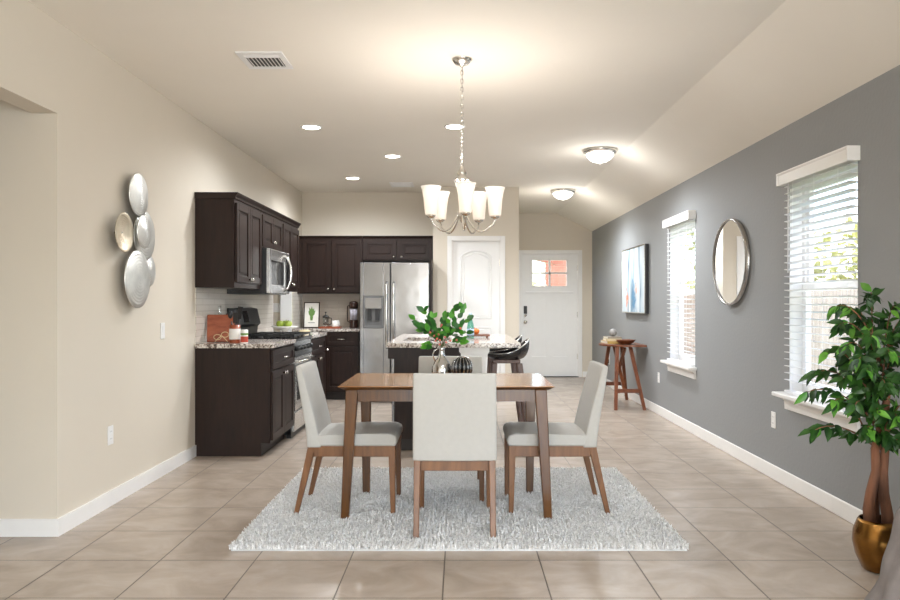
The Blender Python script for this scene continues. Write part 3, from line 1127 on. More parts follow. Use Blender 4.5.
def upper_left(label, y0, y1, zb, near=False, far=False):
    r = thing('wall_cabinet', label, 'cabinet', (XL, (y0 + y1) / 2, zb))
    MB().box(XL + 0.002, XU, y0, y1, zb, UT).build('carcass', 'esp', r)
    mb = MB()
    crown_x(mb, y0, y1, near, far)
    mb.build('crown_moulding', 'esp', r)
    m = (y0 + y1) / 2
    panel_door(('x', XU), y0 + 0.02, m - 0.002, zb + 0.015 + (0.03 if zb < 1.5 else 0), UT - 0.03, 'door', r, knob=(m - 0.03, zb + 0.075))
    panel_door(('x', XU), m + 0.002, y1 - 0.02, zb + 0.015 + (0.03 if zb < 1.5 else 0), UT - 0.03, 'door', r, knob=(m + 0.03, zb + 0.075))
    return r


upper_left('tall dark wall cabinet nearest the dining area, left of the microwave', Y0, Y1 - 0.002, UB, near=True)
upper_left('short dark wall cabinet above the microwave', Y1 + 0.002, Y2 - 0.002, 1.745)
upper_left('tall dark wall cabinet on the far side of the microwave', Y2 + 0.002, Y3, UB, far=True)

YU = 9.72


def upper_back(label, x0, x1, zb):
    r = thing('wall_cabinet', label, 'cabinet', ((x0 + x1) / 2, YB, zb))
    MB().box(x0, x1, YU, YB - 0.002, zb, UT).build('carcass', 'esp', r)
    prof = [(YB - 0.002, UT), (YU - 0.008, UT), (YU - 0.012, UT + 0.012), (YU - 0.03, UT + 0.025), (YU - 0.034, UT + 0.035), (YB - 0.002, UT + 0.035)]
    MB().prism(prof, 'x', x0, x1).build('crown_moulding', 'esp', r)
    m = (x0 + x1) / 2
    return r, m


r, m = upper_back('dark two-door wall cabinet on the back wall, left of the refrigerator', XL + 0.012, -1.285, UB)
panel_door(('y', YU), -2.06, -1.69, UB + 0.02, UT - 0.02, 'door', r, knob=(-1.725, UB + 0.06))
panel_door(('y', YU), -1.68, -1.30, UB + 0.02, UT - 0.02, 'door', r, knob=(-1.645, UB + 0.06))
r, m = upper_back('low dark wall cabinet above the refrigerator', -1.280, -0.352, 1.79)
panel_door(('y', YU), -1.265, -0.835, 1.81, UT - 0.02, 'door', r, knob=(-0.87, 1.845))
panel_door(('y', YU), -0.800, -0.375, 1.81, UT - 0.02, 'door', r, knob=(-0.765, 1.845))

# ------------------------------------------------------------------ refrigerator
FX0, FX1, FXM = -1.245, -0.385, -0.866
FY = 9.20
r = thing('refrigerator', 'stainless side-by-side refrigerator with ice dispenser in the left door', 'refrigerator', ((FX0 + FX1) / 2, 9.6, 0))
MB().box(FX0 + 0.005, FX1 - 0.005, FY + 0.075, YB - 0.03, 0.02, 1.735, 0.004).build('body', 'grayplastic', r)
MB().box(FX0 + 0.02, FX1 - 0.02, FY + 0.09, YB - 0.06, 0.0, 0.02).build('base_grille', 'black', r)
# left door built around the dispenser recess
dx0, dx1, dz0, dz1 = -1.20, -0.955, 0.93, 1.325
mb = MB()
mb.box(FX0, dx0, FY, FY + 0.07, 0.05, 1.745, 0.006)
mb.box(dx1, FXM - 0.004, FY, FY + 0.07, 0.05, 1.745, 0.006)
mb.box(dx0 - 0.004, dx1 + 0.004, FY, FY + 0.07, dz1, 1.745, 0.006)
mb.box(dx0 - 0.004, dx1 + 0.004, FY, FY + 0.07, 0.05, dz0, 0.006)
ld = mb.build('door', 'steel', r)
rd = MB().box(FXM + 0.004, FX1, FY, FY + 0.07, 0.05, 1.745, 0.008, 2).build('door', 'steel', r)
mb = MB().box(dx0, dx1, FY + 0.05, FY + 0.068, dz0, dz1)
mb.box(dx0, dx0 + 0.02, FY - 0.006, FY + 0.05, dz0, dz1).box(dx1 - 0.02, dx1, FY - 0.006, FY + 0.05, dz0, dz1)
mb.box(dx0 + 0.02, dx1 - 0.02, FY - 0.006, FY + 0.05, dz1 - 0.02, dz1).box(dx0 + 0.02, dx1 - 0.02, FY - 0.012, FY + 0.05, dz0, dz0 + 0.025)
disp = mb.build('dispenser', 'grayplastic', ld)
MB().box(dx0 + 0.02, dx1 - 0.02, FY - 0.004, FY + 0.05, dz1 - 0.155, dz1 - 0.02, 0.003).build('control_panel', 'steel', disp)
MB().box(dx0 + 0.05, dx0 + 0.10, FY + 0.01, FY + 0.03, dz0 + 0.10, dz1 - 0.16).box(dx1 - 0.10, dx1 - 0.05, FY + 0.01, FY + 0.03, dz0 + 0.10, dz1 - 0.16).build('dispenser_paddle', 'black', disp)
for xx, d in ((FXM - 0.045, ld), (FXM + 0.045, rd)):
    pts = [(xx, FY, 1.50), (xx, FY - 0.045, 1.46), (xx, FY - 0.058, 1.30), (xx, FY - 0.062, 1.10), (xx, FY - 0.058, 0.88), (xx, FY - 0.045, 0.72), (xx, FY, 0.68)]
    MB().tube(pts, 0.014, 10).build('handle', 'chrome', d)
solo(MB().box(-0.38, -0.352, FY + 0.08, YB - 0.002, 0.0, 1.785), 'refrigerator_end_panel', 'esp', 'narrow dark panel between the refrigerator and the pantry wall', 'panel')

# ------------------------------------------------------------------ range
RX = XF + 0.005
ya, yb = Y1 + 0.003, Y2 - 0.003
r = thing('gas_range', 'stainless gas range with black grates and slanted control backguard', 'range', (XL, (ya + yb) / 2, 0))
MB().box(XL + 0.012, RX - 0.02, ya, yb, 0.03, 0.885).build('body', 'black', r)
MB().box(XL + 0.012, RX + 0.02, ya, yb, 0.885, 0.915, 0.004).build('cooktop', 'blackgloss', r)
d = MB().box(RX - 0.018, RX + 0.018, ya + 0.004, yb - 0.004, 0.245, 0.74, 0.005).build('oven_door', 'steel2', r)
MB().box(RX + 0.018, RX + 0.022, ya + 0.10, yb - 0.10, 0.34, 0.62).build('oven_window', 'blackgloss', d)
MB().tube([(RX + 0.018, ya + 0.06, 0.70), (RX + 0.06, ya + 0.07, 0.70), (RX + 0.065, (ya + yb) / 2, 0.70), (RX + 0.06, yb - 0.07, 0.70), (RX + 0.018, yb - 0.06, 0.70)], 0.012, 10).build('handle', 'chrome', d)
MB().box(RX - 0.018, RX + 0.016, ya + 0.004, yb - 0.004, 0.06, 0.235, 0.005).build('drawer', 'steel2', r)
MB().box(RX - 0.06, RX - 0.018, ya, yb, 0.0, 0.06).build('toe_kick', 'black', r)
cp = MB().prism([(RX - 0.02, 0.745), (RX + 0.02, 0.745), (RX + 0.005, 0.884), (RX - 0.02, 0.884)], 'y', ya, yb).build('control_panel', 'blackgloss', r)
for k in range(5):
    yy = ya + 0.09 + k * (yb - ya - 0.18) / 4
    MB().lathe([(0.022, 0.0), (0.021, 0.02), (0.017, 0.032), (0.0, 0.034)], (RX + 0.012, yy, 0.815), 14, 'x').build('knob', 'black', cp)
for y_a, y_b in ((ya + 0.02, (ya + yb) / 2 - 0.005), ((ya + yb) / 2 + 0.005, yb - 0.02)):
    g = MB()
    X0, X1 = XL + 0.13, RX + 0.0
    for t in range(5):
        xx = X0 + (X1 - X0) * t / 4
        g.box(xx - 0.006, xx + 0.006, y_a, y_b, 0.93, 0.948)
        for yy in (y_a, y_b - 0.012):
            g.box(xx - 0.006, xx + 0.006, yy, yy + 0.012, 0.914, 0.93)
    for t in range(3):
        yy = y_a + (y_b - y_a - 0.012) * t / 2
        g.box(X0, X1, yy, yy + 0.012, 0.932, 0.946)
    g.build('grate', 'iron', r)
for xx in (XL + 0.24, XL + 0.46):
    for yy in (ya + 0.2, yb - 0.2):
        MB().lathe([(0.045, 0.0), (0.045, 0.008), (0.03, 0.014), (0.0, 0.014)], (xx, yy, 0.914), 18).build('burner', 'black', r)
bgd = MB().prism([(XL + 0.012, 0.90), (XL + 0.075, 0.90), (XL + 0.075, 1.01), (XL + 0.11, 1.035), (XL + 0.075, 1.185), (XL + 0.012, 1.195)], 'y', ya, yb, 0.004).build('backguard', 'black', r)
xm = XL + 0.0925
MB().bar((xm + 0.0165, ya + 0.30, 1.055), (xm - 0.0105, ya + 0.30, 1.165), 0.16, 0.006, up=(1, 0, 0)).build('display', 'blackgloss', bgd)

# ------------------------------------------------------------------ microwave
XM = -1.745
r = thing('microwave', 'stainless over-the-range microwave with curved handle', 'microwave', (XL, (ya + yb) / 2, 1.325))
MB().box(XL + 0.010, XM - 0.03, ya, yb, 1.325, 1.742).build('body', 'black', r)
mb = MB()
mb.box(XM - 0.03, XM, ya, ya + 0.075, 1.33, 1.742, 0.004)
mb.box(XM - 0.03, XM, yb - 0.19, yb, 1.33, 1.742, 0.004)
mb.box(XM - 0.03, XM, ya + 0.073, yb - 0.188, 1.64, 1.742, 0.004)
mb.box(XM - 0.03, XM, ya + 0.073, yb - 0.188, 1.33, 1.41, 0.004)
fr = mb.build('front', 'steel2', r)
MB().box(XM - 0.028, XM - 0.006, ya + 0.07, yb - 0.185, 1.405, 1.645).build('window', 'blackgloss', fr)
MB().box(XM - 0.002, XM + 0.003, yb - 0.15, yb - 0.02, 1.36, 1.70).build('keypad', 'blackgloss', fr)
MB().tube([(XM, yb - 0.21, 1.36), (XM + 0.035, yb - 0.21, 1.39), (XM + 0.06, yb - 0.21, 1.46), (XM + 0.068, yb - 0.21, 1.535), (XM + 0.06, yb - 0.21, 1.61), (XM + 0.035, yb - 0.21, 1.68), (XM, yb - 0.21, 1.71)], 0.012, 10).build('handle', 'chrome', fr)

# ------------------------------------------------------------------ island
IX0, IX1, IY0, IY1 = -0.607, 0.497, 6.05, 7.88
r = thing('kitchen_island', 'kitchen island with dark cabinets and white end wall, behind the dining table', 'island', (-0.18, 6.9, 0))
MB().box(-0.55, 0.02, 6.20, 7.80, 0.10, 0.66).box(-0.55, 0.02, 6.20, 6.40, 0.66, CB).box(-0.55, 0.02, 7.1, 7.80, 0.66, CB).build('cabinet_body', 'esp', r)
MB().box(-0.50, 0.02, 6.23, 7.77, 0.0, 0.10).build('toe_kick', 'espdark', r)
mb = MB().box(-0.602, 0.02, 6.185, 6.20, 0.775, CB).box(-0.602, -0.55, 6.20, 7.80, 0.775, CB)
mb.build('apron', 'esp', r)
MB().box(0.022, 0.215, 6.17, 7.82, 0.0, CB).build('half_wall', 'doorwhite', r)
mb = MB().prism([(0.010, 0.79), (0.228, 0.79), (0.232, 0.82), (0.245, 0.835), (0.245, CB), (-0.007, CB), (-0.007, 0.835), (0.006, 0.82)], 'y', 6.15, 7.84)
mb.build('capital', 'white', r)
MB().box(0.010, 0.228, 6.158, 7.83, 0.0, BH, 0.004).build('plinth', 'white', r)
MB().box(-0.574, -0.552, 6.23, 6.83, 0.11, 0.77, 0.003).build('dishwasher_door', 'steel', r)
panel_door(('x', -0.55), 0, 0, 0, 0, 'x', r) if False else None
# worktop with a sink cut-out
SX0, SX1, SY0, SY1 = -0.50, -0.08, 6.45, 7.06
mb = MB()
mb.box(IX0, IX1, IY0, SY0, CB, CT)
mb.box(IX0, IX1, SY1, IY1, CB, CT)
mb.box(IX0, SX0, SY0, SY1, CB, CT)
mb.box(SX1, IX1, SY0, SY1, CB, CT)
bmesh.ops.remove_doubles(mb.bm, verts=mb.bm.verts, dist=1e-5)
solo(mb, 'island_countertop', 'granite', 'white speckled granite island worktop with the sink cut into it', 'countertop')
sk = MB()
sk.box(SX0 - 0.01, SX1 + 0.01, SY0 - 0.01, SY1 + 0.01, 0.675, 0.68)
sk.box(SX0 - 0.012, SX0, SY0 - 0.012, SY1 + 0.012, 0.68, CB).box(SX1, SX1 + 0.012, SY0 - 0.012, SY1 + 0.012, 0.68, CB)
sk.box(SX0, SX1, SY0 - 0.012, SY0, 0.68, CB).box(SX0, SX1, SY1, SY1 + 0.012, 0.68, CB)
solo(sk, 'sink', 'sinksteel', 'steel undermount sink in the island worktop', 'sink')

# ------------------------------------------------------------------ stools
STOOLX = 0.43


def make_stool(label, y):
    r = thing('counter_stool', label, 'stool', (STOOLX, y, 0), 0.0, 'stools at the island')
    # shell: low at the front (-X, under the worktop), rising into a back at +X
    mb = MB()
    bm = mb.bm
    n = 36
    rings = []

    def rim(a):
        t = (1 + math.cos(a)) / 2          # 1 at the back (+X)
        return 0.790 + 0.125 * t ** 3.0
    for kind in ('outer', 'inner'):
        for lv in range(7):
            q = lv / 6
            ring = []
            for k in range(n):
                a = 2 * PI * k / n
                top = rim(a)
                z0 = 0.742 if kind == 'outer' else 0.765
                rr0 = 0.12
                rr1 = 0.195 if kind == 'outer' else 0.178
                if kind == 'outer':
                    z = z0 + (top - z0) * (q ** 1.5)
                    rr = rr0 + (rr1 - rr0) * (1 - (1 - q) ** 2.2)
                else:
                    z = z0 + (top - z0) * (1 - q) ** 1.5
                    rr = rr0 + (rr1 - rr0) * (1 - q ** 2.2)
                sx = 0.98 if math.cos(a) > 0 else 1.0
                ring.append(bm.verts.new((rr * math.cos(a) * sx, rr * math.sin(a) * 1.08, z)))
            rings.append(ring)
    for i in range(len(rings) - 1):
        for k in range(n):
            f = bm.faces.new((rings[i][k], rings[i][(k + 1) % n], rings[i + 1][(k + 1) % n], rings[i + 1][k]))
            f.smooth = True
    bm.faces.new(rings[0][::-1])
    bm.faces.new(rings[-1])
    shell = mb.build('seat_shell', 'stoolseat', r, world=False)
    t = MB()
    t.tube([(0.188 * math.cos(2 * PI * k / n) * 0.98, 0.188 * 1.08 * math.sin(2 * PI * k / n), rim(2 * PI * k / n) + 0.003) for k in range(n)], 0.008, 6, closed=True)
    t.build('rim', 'steel2', shell, world=False)
    MB().box(-0.13, 0.10, -0.13, 0.13, 0.71, 0.742, 0.004).build('seat_frame', 'stoolwood', r, world=False)
    for sx in (-1, 1):
        for sy in (-1, 1):
            tx = -0.125 if sx < 0 else 0.095
            bx = -0.165 if sx < 0 else 0.185
            MB().leg((bx, sy * 0.175, 0.0), (tx, sy * 0.125, 0.71), (0.032, 0.032), (0.045, 0.04)).build('leg', 'stoolwood', r, world=False)
    MB().box(-0.155, -0.135, -0.15, 0.15, 0.265, 0.29).build('footrest', 'stoolwood', r, world=False)
    return r


st = make_stool('dark bucket stool tucked under the near end of the island worktop', 6.62)
dup(st, (STOOLX, 7.40, 0), 0.0, 'dark bucket stool mostly hidden behind the other island stool')

# ------------------------------------------------------------------ rug
RX0, RX1, RY0, RY1 = -1.155, 1.145, 3.69, 5.45
RUGT = 0.012
rug = thing('area_rug', 'light grey shaggy rectangular rug under the dining table', 'rug', ((RX0 + RX1) / 2, (RY0 + RY1) / 2, 0))
MB().box(RX0 + 0.01, RX1 - 0.01, RY0 + 0.01, RY1 - 0.01, 0.0, RUGT).build('backing', 'rugbase', rug)


def rug_pile():
    import numpy as np
    rng = np.random.default_rng(3)
    n = 95000
    x = rng.uniform(RX0, RX1, n)
    y = rng.uniform(RY0, RY1, n)
    # clump the strands so that the pile reads as tufts
    cx = np.round(x / 0.022) * 0.022 + (np.round(y / 0.022) % 2) * 0.011
    cy = np.round(y / 0.022) * 0.022
    x = np.clip(x * 0.7 + cx * 0.3, RX0, RX1)
    y = np.clip(y * 0.7 + cy * 0.3, RY0, RY1)
    lean = rng.uniform(-np.pi, np.pi, n)
    h = rng.uniform(0.014, 0.027, n)
    out = rng.uniform(0.003, 0.014, n)
    w = rng.uniform(0.0022, 0.004, n)
    dx, dy = np.cos(lean), np.sin(lean)
    sxv, syv = -dy, dx
    co = np.zeros((n, 5, 3), dtype=np.float32)
    for i, (t, ht, ww) in enumerate(((0.0, 0.0, -1), (0.0, 0.0, 1), (0.45, 0.75, 1), (0.45, 0.75, -1), (1.0, 1.0, 0))):
        co[:, i, 0] = x + dx * out * t + sxv * w * ww
        co[:, i, 1] = y + dy * out * t + syv * w * ww
        co[:, i, 2] = RUGT - 0.002 + h * ht
    ox, oy = (RX0 + RX1) / 2, (RY0 + RY1) / 2
    co[:, :, 0] -= ox
    co[:, :, 1] -= oy
    me = bpy.data.meshes.new('pile')
    base = np.arange(n)[:, None] * 5
    loops = np.concatenate([base + np.array([0, 1, 2, 3]), base + np.array([3, 2, 4])], axis=1).astype(np.int32)
    me.vertices.add(n * 5)
    me.vertices.foreach_set('co', co.reshape(-1))
    me.loops.add(n * 7)
    me.loops.foreach_set('vertex_index', loops.reshape(-1))
    me.polygons.add(n * 2)
    starts = (np.arange(n)[:, None] * 7 + np.array([0, 4])).reshape(-1).astype(np.int32)
    me.polygons.foreach_set('loop_start', starts)
    me.update(calc_edges=True)
    me.validate()
    me.materials.append(M['rugpile'])
    o = bpy.data.objects.new('pile', me)
    COL.objects.link(o)
    o.parent = rug
    o['kind'] = 'stuff'
    return o


rug_pile()
RT = 0.014     # where furniture feet rest in the pile

# ------------------------------------------------------------------ dining table
TX, TYC = -0.077, 4.51
TZ = 0.775
r = thing('dining_table', 'rectangular walnut dining table with splayed legs on the grey rug', 'table', (TX, TYC, RT))
mb = MB()
hw, hd = 0.604, 0.39
mb.box(-hw, hw, -hd, hd, TZ - 0.004 - RT, TZ - RT, 0.001)
mb.build('tabletop', 'tabletop', r, world=False)
mb = MB()
bm = mb.bm
lo_ = [bm.verts.new((i * (hw - 0.03), j * (hd - 0.03), TZ - 0.022 - RT)) for i, j in ((-1, -1), (1, -1), (1, 1), (-1, 1))]
hi_ = [bm.verts.new((i * (hw - 0.001), j * (hd - 0.001), TZ - 0.0042 - RT)) for i, j in ((-1, -1), (1, -1), (1, 1), (-1, 1))]
bm.faces.new(lo_[::-1])
bm.faces.new(hi_)
for k in range(4):
    bm.faces.new((lo_[k], lo_[(k + 1) % 4], hi_[(k + 1) % 4], hi_[k]))
mb.build('shaded_table_edge', 'walnut', r, world=False)  # chamfer coloured dark walnut to carry the shade under the top
mb = MB()
a0, a1 = TZ - 0.022 - 0.07 - RT, TZ - 0.022 - RT
mb.box(-0.50, 0.50, -0.325, -0.303, a0, a1).box(-0.50, 0.50, 0.303, 0.325, a0, a1)
mb.box(-0.535, -0.513, -0.29, 0.29, a0, a1).box(0.513, 0.535, -0.29, 0.29, a0, a1)
mb.build('apron', 'walnut', r, world=False)
for sx in (-1, 1):
    for sy in (-1, 1):
        MB().leg((sx * (0.575 if sy < 0 else 0.525), -0.318 if sy < 0 else 0.255, 0), (sx * 0.533, -0.318 if sy < 0 else 0.29, a1), (0.045, 0.036), (0.068, 0.05), 0.005).build('leg', 'walnut', r, world=False)


# ------------------------------------------------------------------ dining chairs (local +X is the way the sitter faces)
def make_chair(label, loc, rz):
    r = thing('dining_chair', label, 'chair', loc, rz, 'white dining chairs around the table')
    Z = -RT
    s = MB()
    s.prism([(-0.25, 0.412), (0.238, 0.412), (0.248, 0.44), (0.240, 0.472), (0.205, 0.486), (0.05, 0.484), (-0.15, 0.478), (-0.25, 0.478)], 'y', -0.222, 0.222, 0.012, 3)
    bmesh.ops.translate(s.bm, verts=s.bm.verts, vec=(0, 0, Z))
    s.build('seat', 'fabric', r, world=False)
    b = MB()
    bm = b.bm
    # backrest: swept slab, slightly hollow towards the sitter, tapering to the top
    prof = [(0.405, -0.272, -0.19), (0.47, -0.276, -0.205), (0.55, -0.287, -0.222), (0.65, -0.304, -0.247), (0.75, -0.322, -0.275), (0.83, -0.333, -0.294), (0.874, -0.340, -0.306)]
    m = 10
    F, B = [], []
    for z, xb, xf in prof:
        hwid = 0.223 - 0.006 * (z - 0.405) / 0.46
        rowf, rowb = [], []
        for k in range(m + 1):
            y = -hwid + 2 * hwid * k / m
            c = 1 - (2 * k / m - 1) ** 2
            rowf.append(bm.verts.new((xf - 0.010 * c, y, z + Z)))
            rowb.append(bm.verts.new((xb - 0.010 * c, y, z + Z)))
        F.append(rowf)
        B.append(rowb)
    fs = []
    for i in range(len(prof) - 1):
        for k in range(m):
            fs.append(bm.faces.new((F[i][k], F[i][k + 1], F[i + 1][k + 1], F[i + 1][k])))
            fs.append(bm.faces.new((B[i][k + 1], B[i][k], B[i + 1][k], B[i + 1][k + 1])))
        fs.append(bm.faces.new((F[i][0], F[i + 1][0], B[i + 1][0], B[i][0])))
        fs.append(bm.faces.new((F[i + 1][m], F[i][m], B[i][m], B[i + 1][m])))
    for k in range(m):
        fs.append(bm.faces.new((F[-1][k], F[-1][k + 1], B[-1][k + 1], B[-1][k])))
        fs.append(bm.faces.new((F[0][k + 1], F[0][k], B[0][k], B[0][k + 1])))
    bmesh.ops.recalc_face_normals(bm, faces=bm.faces)
    for f in fs:
        f.smooth = True
    sharp = [e for e in bm.edges if len(e.link_faces) == 2 and e.calc_face_angle() > 0.9]
    rr = bmesh.ops.bevel(bm, geom=sharp, offset=0.010, segments=3, affect='EDGES', profile=0.5)
    for f in rr['faces']:
        f.smooth = True
    b.build('backrest', 'fabric', r, world=False)
    f = MB()
    z0, z1 = 0.352 + Z, 0.414 + Z
    f.box(-0.235, 0.215, -0.215, -0.193, z0, z1, 0.002).box(-0.235, 0.215, 0.193, 0.215, z0, z1, 0.002)
    f.box(0.198, 0.220, -0.193, 0.193, z0, z1, 0.002).box(-0.248, -0.226, -0.193, 0.193, z0 - 0.004, z1, 0.002)
    f.build('seat_frame', 'chairwood', r, world=False)
    for sy in (-1, 1):
        MB().leg((0.222, sy * 0.200, 0.0), (0.216, sy * 0.198, z1), (0.026, 0.028), (0.042, 0.036), 0.004).build('leg', 'chairwood', r, world=False)
        MB().leg((-0.340, sy * 0.200, 0.0), (-0.246, sy * 0.198, z1), (0.026, 0.028), (0.046, 0.036), 0.004).build('leg', 'chairwood', r, world=False)
    return r


ch = make_chair('white padded dining chair with its back to the camera at the near side', (-0.028, 4.18, RT), PI / 2)
G = 'white dining chairs around the table'
dup(ch, (-0.610, 4.49, RT), 0.0, 'white padded dining chair at the left end of the table', G)
dup(ch, (0.518, 4.49, RT), PI, 'white padded dining chair at the right end of the table', G)
dup(ch, (-0.066, 4.77, RT), -PI / 2, 'white padded dining chair at the far side, behind vase and black ball', G)

# ------------------------------------------------------------------ table decoration
VX, VY = -0.112, 4.54
r = thing('vase', 'silvery mercury glass bottle vase holding green leafy stems', 'vase', (VX, VY, TZ))
prof = [(0.0, 0.0), (0.048, 0.0), (0.058, 0.012), (0.062, 0.04), (0.059, 0.075), (0.046, 0.105), (0.026, 0.13), (0.018, 0.15), (0.017, 0.18), (0.023, 0.195), (0.020, 0.195), (0.013, 0.18), (0.013, 0.15), (0.0, 0.148)]
MB().lathe(prof, (0, 0, 0), 32).build('body', 'mercury', r, world=False)
MB().tube([(-0.017, 0, 0.185), (-0.045, 0, 0.175), (-0.055, 0, 0.145), (-0.040, 0, 0.11)], 0.004, 8).build('handle', 'mercury', r, world=False)

bq = thing('leaf_bouquet', 'spray of green leaves with pink buds standing in the silver vase', 'bouquet', (VX, VY, TZ + 0.16))
mouth = Vector((VX, VY, TZ + 0.195))
base = Vector((VX, VY, TZ + 0.155))
tips = [((415, 320), -0.06), ((424, 311), 0.02), ((433, 318), -0.03), ((444, 318), 0.05), ((454, 311), -0.02), ((463, 310), 0.04), ((467, 320), -0.03), ((466, 333), 0.05), ((427, 346), -0.06), ((462, 341), -0.05), ((450, 332), -0.09), ((424, 331), 0.06), ((438, 338), -0.08), ((457, 328), 0.09), ((445, 330), 0.0), ((433, 326), 0.08)]
st_ = MB()
lv1, lv2, br_ = MB(), MB(), MB()
rng = random.Random(5)
for i, ((px, py), dy) in enumerate(tips):
    tip = P(px, py, VY + dy)
    mid = mouth.lerp(tip, 0.5) + Vector((0, 0, 0.02))
    pts = []
    for k in range(9):
        t = k / 8
        if t == 0:
            pts.append(base)
        p = mouth * (1 - t) ** 2 + mid * 2 * t * (1 - t) + tip * t * t
        pts.append(p)
    st_.tube(pts, 0.0017, 5, 0.001)
    for k in range(4, 9):
        p = pts[k + 1]
        d = (pts[min(k + 2, len(pts) - 1)] - pts[k]).normalized() if k < 8 else (tip - mid).normalized()
        nl = 1 if k < 8 else 2
        for _ in range(nl):
            side = Vector((rng.uniform(-1, 1), rng.uniform(-0.6, 0.3), rng.uniform(-0.4, 0.8)))
            dd = d * 0.6 + side * 0.8
            up = Vector((rng.uniform(-0.5, 0.5), -1.0, rng.uniform(0.1, 0.9)))
            L = rng.uniform(0.044, 0.062)
            tgt = lv2 if (k >= 7 and rng.random() < 0.8) or rng.random() < 0.12 else lv1
            tgt.leaf(p, dd, up, L, L * 0.66, 0.2, 0.15)
    if i % 3 == 0:
        for _ in range(3):
            q = pts[rng.randint(3, 6)] + Vector((rng.uniform(-0.02, 0.02), rng.uniform(-0.06, -0.03), rng.uniform(-0.01, 0.02)))
            br_.ball(q, 0.007, 8)
st_.build('stems', 'stem', bq)
lv1.build('leaves', 'bouquet', bq)
o = lv2.build('young_leaves', 'bouquet2', bq)
br_.build('buds', 'berry', bq)

ribf = lambda a: 0.80 + 0.20 * abs(math.sin(a * 8)) ** 0.6
br = 0.066
prof = [(0.0, 0.004), (0.03, 0.0)] + [(br * math.sin(PI * t / 12), br * 1.06 - br * 1.06 * math.cos(PI * t / 12)) for t in range(3, 12)] + [(0.0, 0.132)]
r = thing('ribbed_ball', 'glossy black ribbed round ornament beside the silver vase', 'ornament', (0.012, 4.53, TZ))
MB().lathe(prof, (0, 0, 0), 144, rib=ribf).build('body', 'blackgloss', r, world=False)
mb = MB()
for k in range(16):
    a = 2 * PI * (k + 0.5) / 16
    mb.tube([(br * math.sin(PI * t / 12) * math.cos(a), br * math.sin(PI * t / 12) * math.sin(a), br * 1.06 - br * 1.06 * math.cos(PI * t / 12)) for t in range(2, 12)], 0.0026, 6)
mb.build('metal_ribs', 'darksteel', r, world=False)

# ------------------------------------------------------------------ chandelier
CHX, CHY = 0.012, 4.56
r = thing('chandelier', 'five-light brushed nickel chandelier with frosted glass shades over the table', 'chandelier', (CHX, CHY, HC))
MB().lathe([(0.0, -0.048), (0.012, -0.046), (0.016, -0.036), (0.044, -0.03), (0.058, -0.014), (0.064, -0.004), (0.064, 0.0)], (0, 0, 0), 28).build('canopy', 'nickel', r, world=False)
c = MB()
zt, zb = -0.046, -0.66
n = 24
for k in range(n):
    z = zt + (zb - zt) * (k + 0.5) / n
    lk = []
    for j in range(10):
        a = 2 * PI * j / 10
        u, w = 0.0085 * math.cos(a), 0.0165 * math.sin(a)
        lk.append((u, 0, z + w) if k % 2 else (0, u, z + w))
    c.tube(lk, 0.0026, 5, closed=True)
c.tube([(0.004, 0.003, zt), (-0.003, -0.003, (zt + zb) / 2), (0.003, 0.0, zb)], 0.0016, 5)
c.build('chain', 'nickel', r, world=False)
zc = 1.67 - HC
col = MB()
col.lathe([(0.0, -0.655), (0.010, -0.66), (0.014, -0.675), (0.032, -0.705), (0.022, -0.718), (0.045, -0.738), (0.048, -0.752), (0.022, -0.766), (0.036, -0.785), (0.018, -0.802), (0.012, -0.82), (0.012, -0.92), (0.026, -0.935), (0.030, -0.96), (0.018, -0.985), (0.010, -1.0), (0.0, -1.01)], (0, 0, 0), 24)
col.build('column', 'nickel', r, world=False)
angs = [-84, -156, -10, 132, 58]
RA = 0.205
for a in angs:
    a = math.radians(a)
    ca, sa = math.cos(a), math.sin(a)
    path = []
    for t in range(15):
        q = t / 14
        rr = 0.02 + (RA - 0.02) * q
        z = -0.95 - 0.115 * math.sin(PI * min(1, q * 0.93)) ** 0.9 + 0.0 * q
        if q > 0.85:
            rr = RA - 0.012 * (1 - q) / 0.15
        path.append((rr * ca, rr * sa, z))
    path.append((RA * ca, RA * sa, -0.982))
    path[-2] = (RA * ca, RA * sa, -1.0)
    arm = MB().tube(path, 0.0055, 8).build('arm', 'nickel', r, world=False)
    MB().lathe([(0.0, -0.993), (0.014, -0.990), (0.026, -0.980), (0.030, -0.970), (0.012, -0.966), (0.0, -0.966)], (RA * ca, RA * sa, 0), 18).build('socket_cup', 'nickel', arm, world=False)
    sp = [(0.026, -0.970), (0.036, -0.967), (0.0385, -0.955), (0.041, -0.92), (0.045, -0.87), (0.053, -0.825), (0.0615, -0.797), (0.059, -0.797), (0.050, -0.826), (0.042, -0.87), (0.038, -0.92), (0.0355, -0.953), (0.026, -0.963)]
    MB().lathe(sp, (RA * ca, RA * sa, 0), 26, closed=False).build('shade', 'shade', r, world=False)
    MB().lathe([(0.0, -0.835), (0.014, -0.84), (0.021, -0.858), (0.018, -0.88), (0.011, -0.90), (0.011, -0.962), (0.0, -0.962)], (RA * ca, RA * sa, 0), 14).build('bulb', 'bulb', r, world=False)
    ld_ = bpy.data.lights.new('chandelier_bulb_light', 'POINT')
    ld_.energy = CHAND_W
    ld_.color = (0.99, 0.95, 0.92)
    ld_.shadow_soft_size = 0.025
    lo = bpy.data.objects.new('chandelier_bulb_light', ld_)
    COL.objects.link(lo)
    lo.location = (CHX + RA * ca, CHY + RA * sa, HC - 0.805)

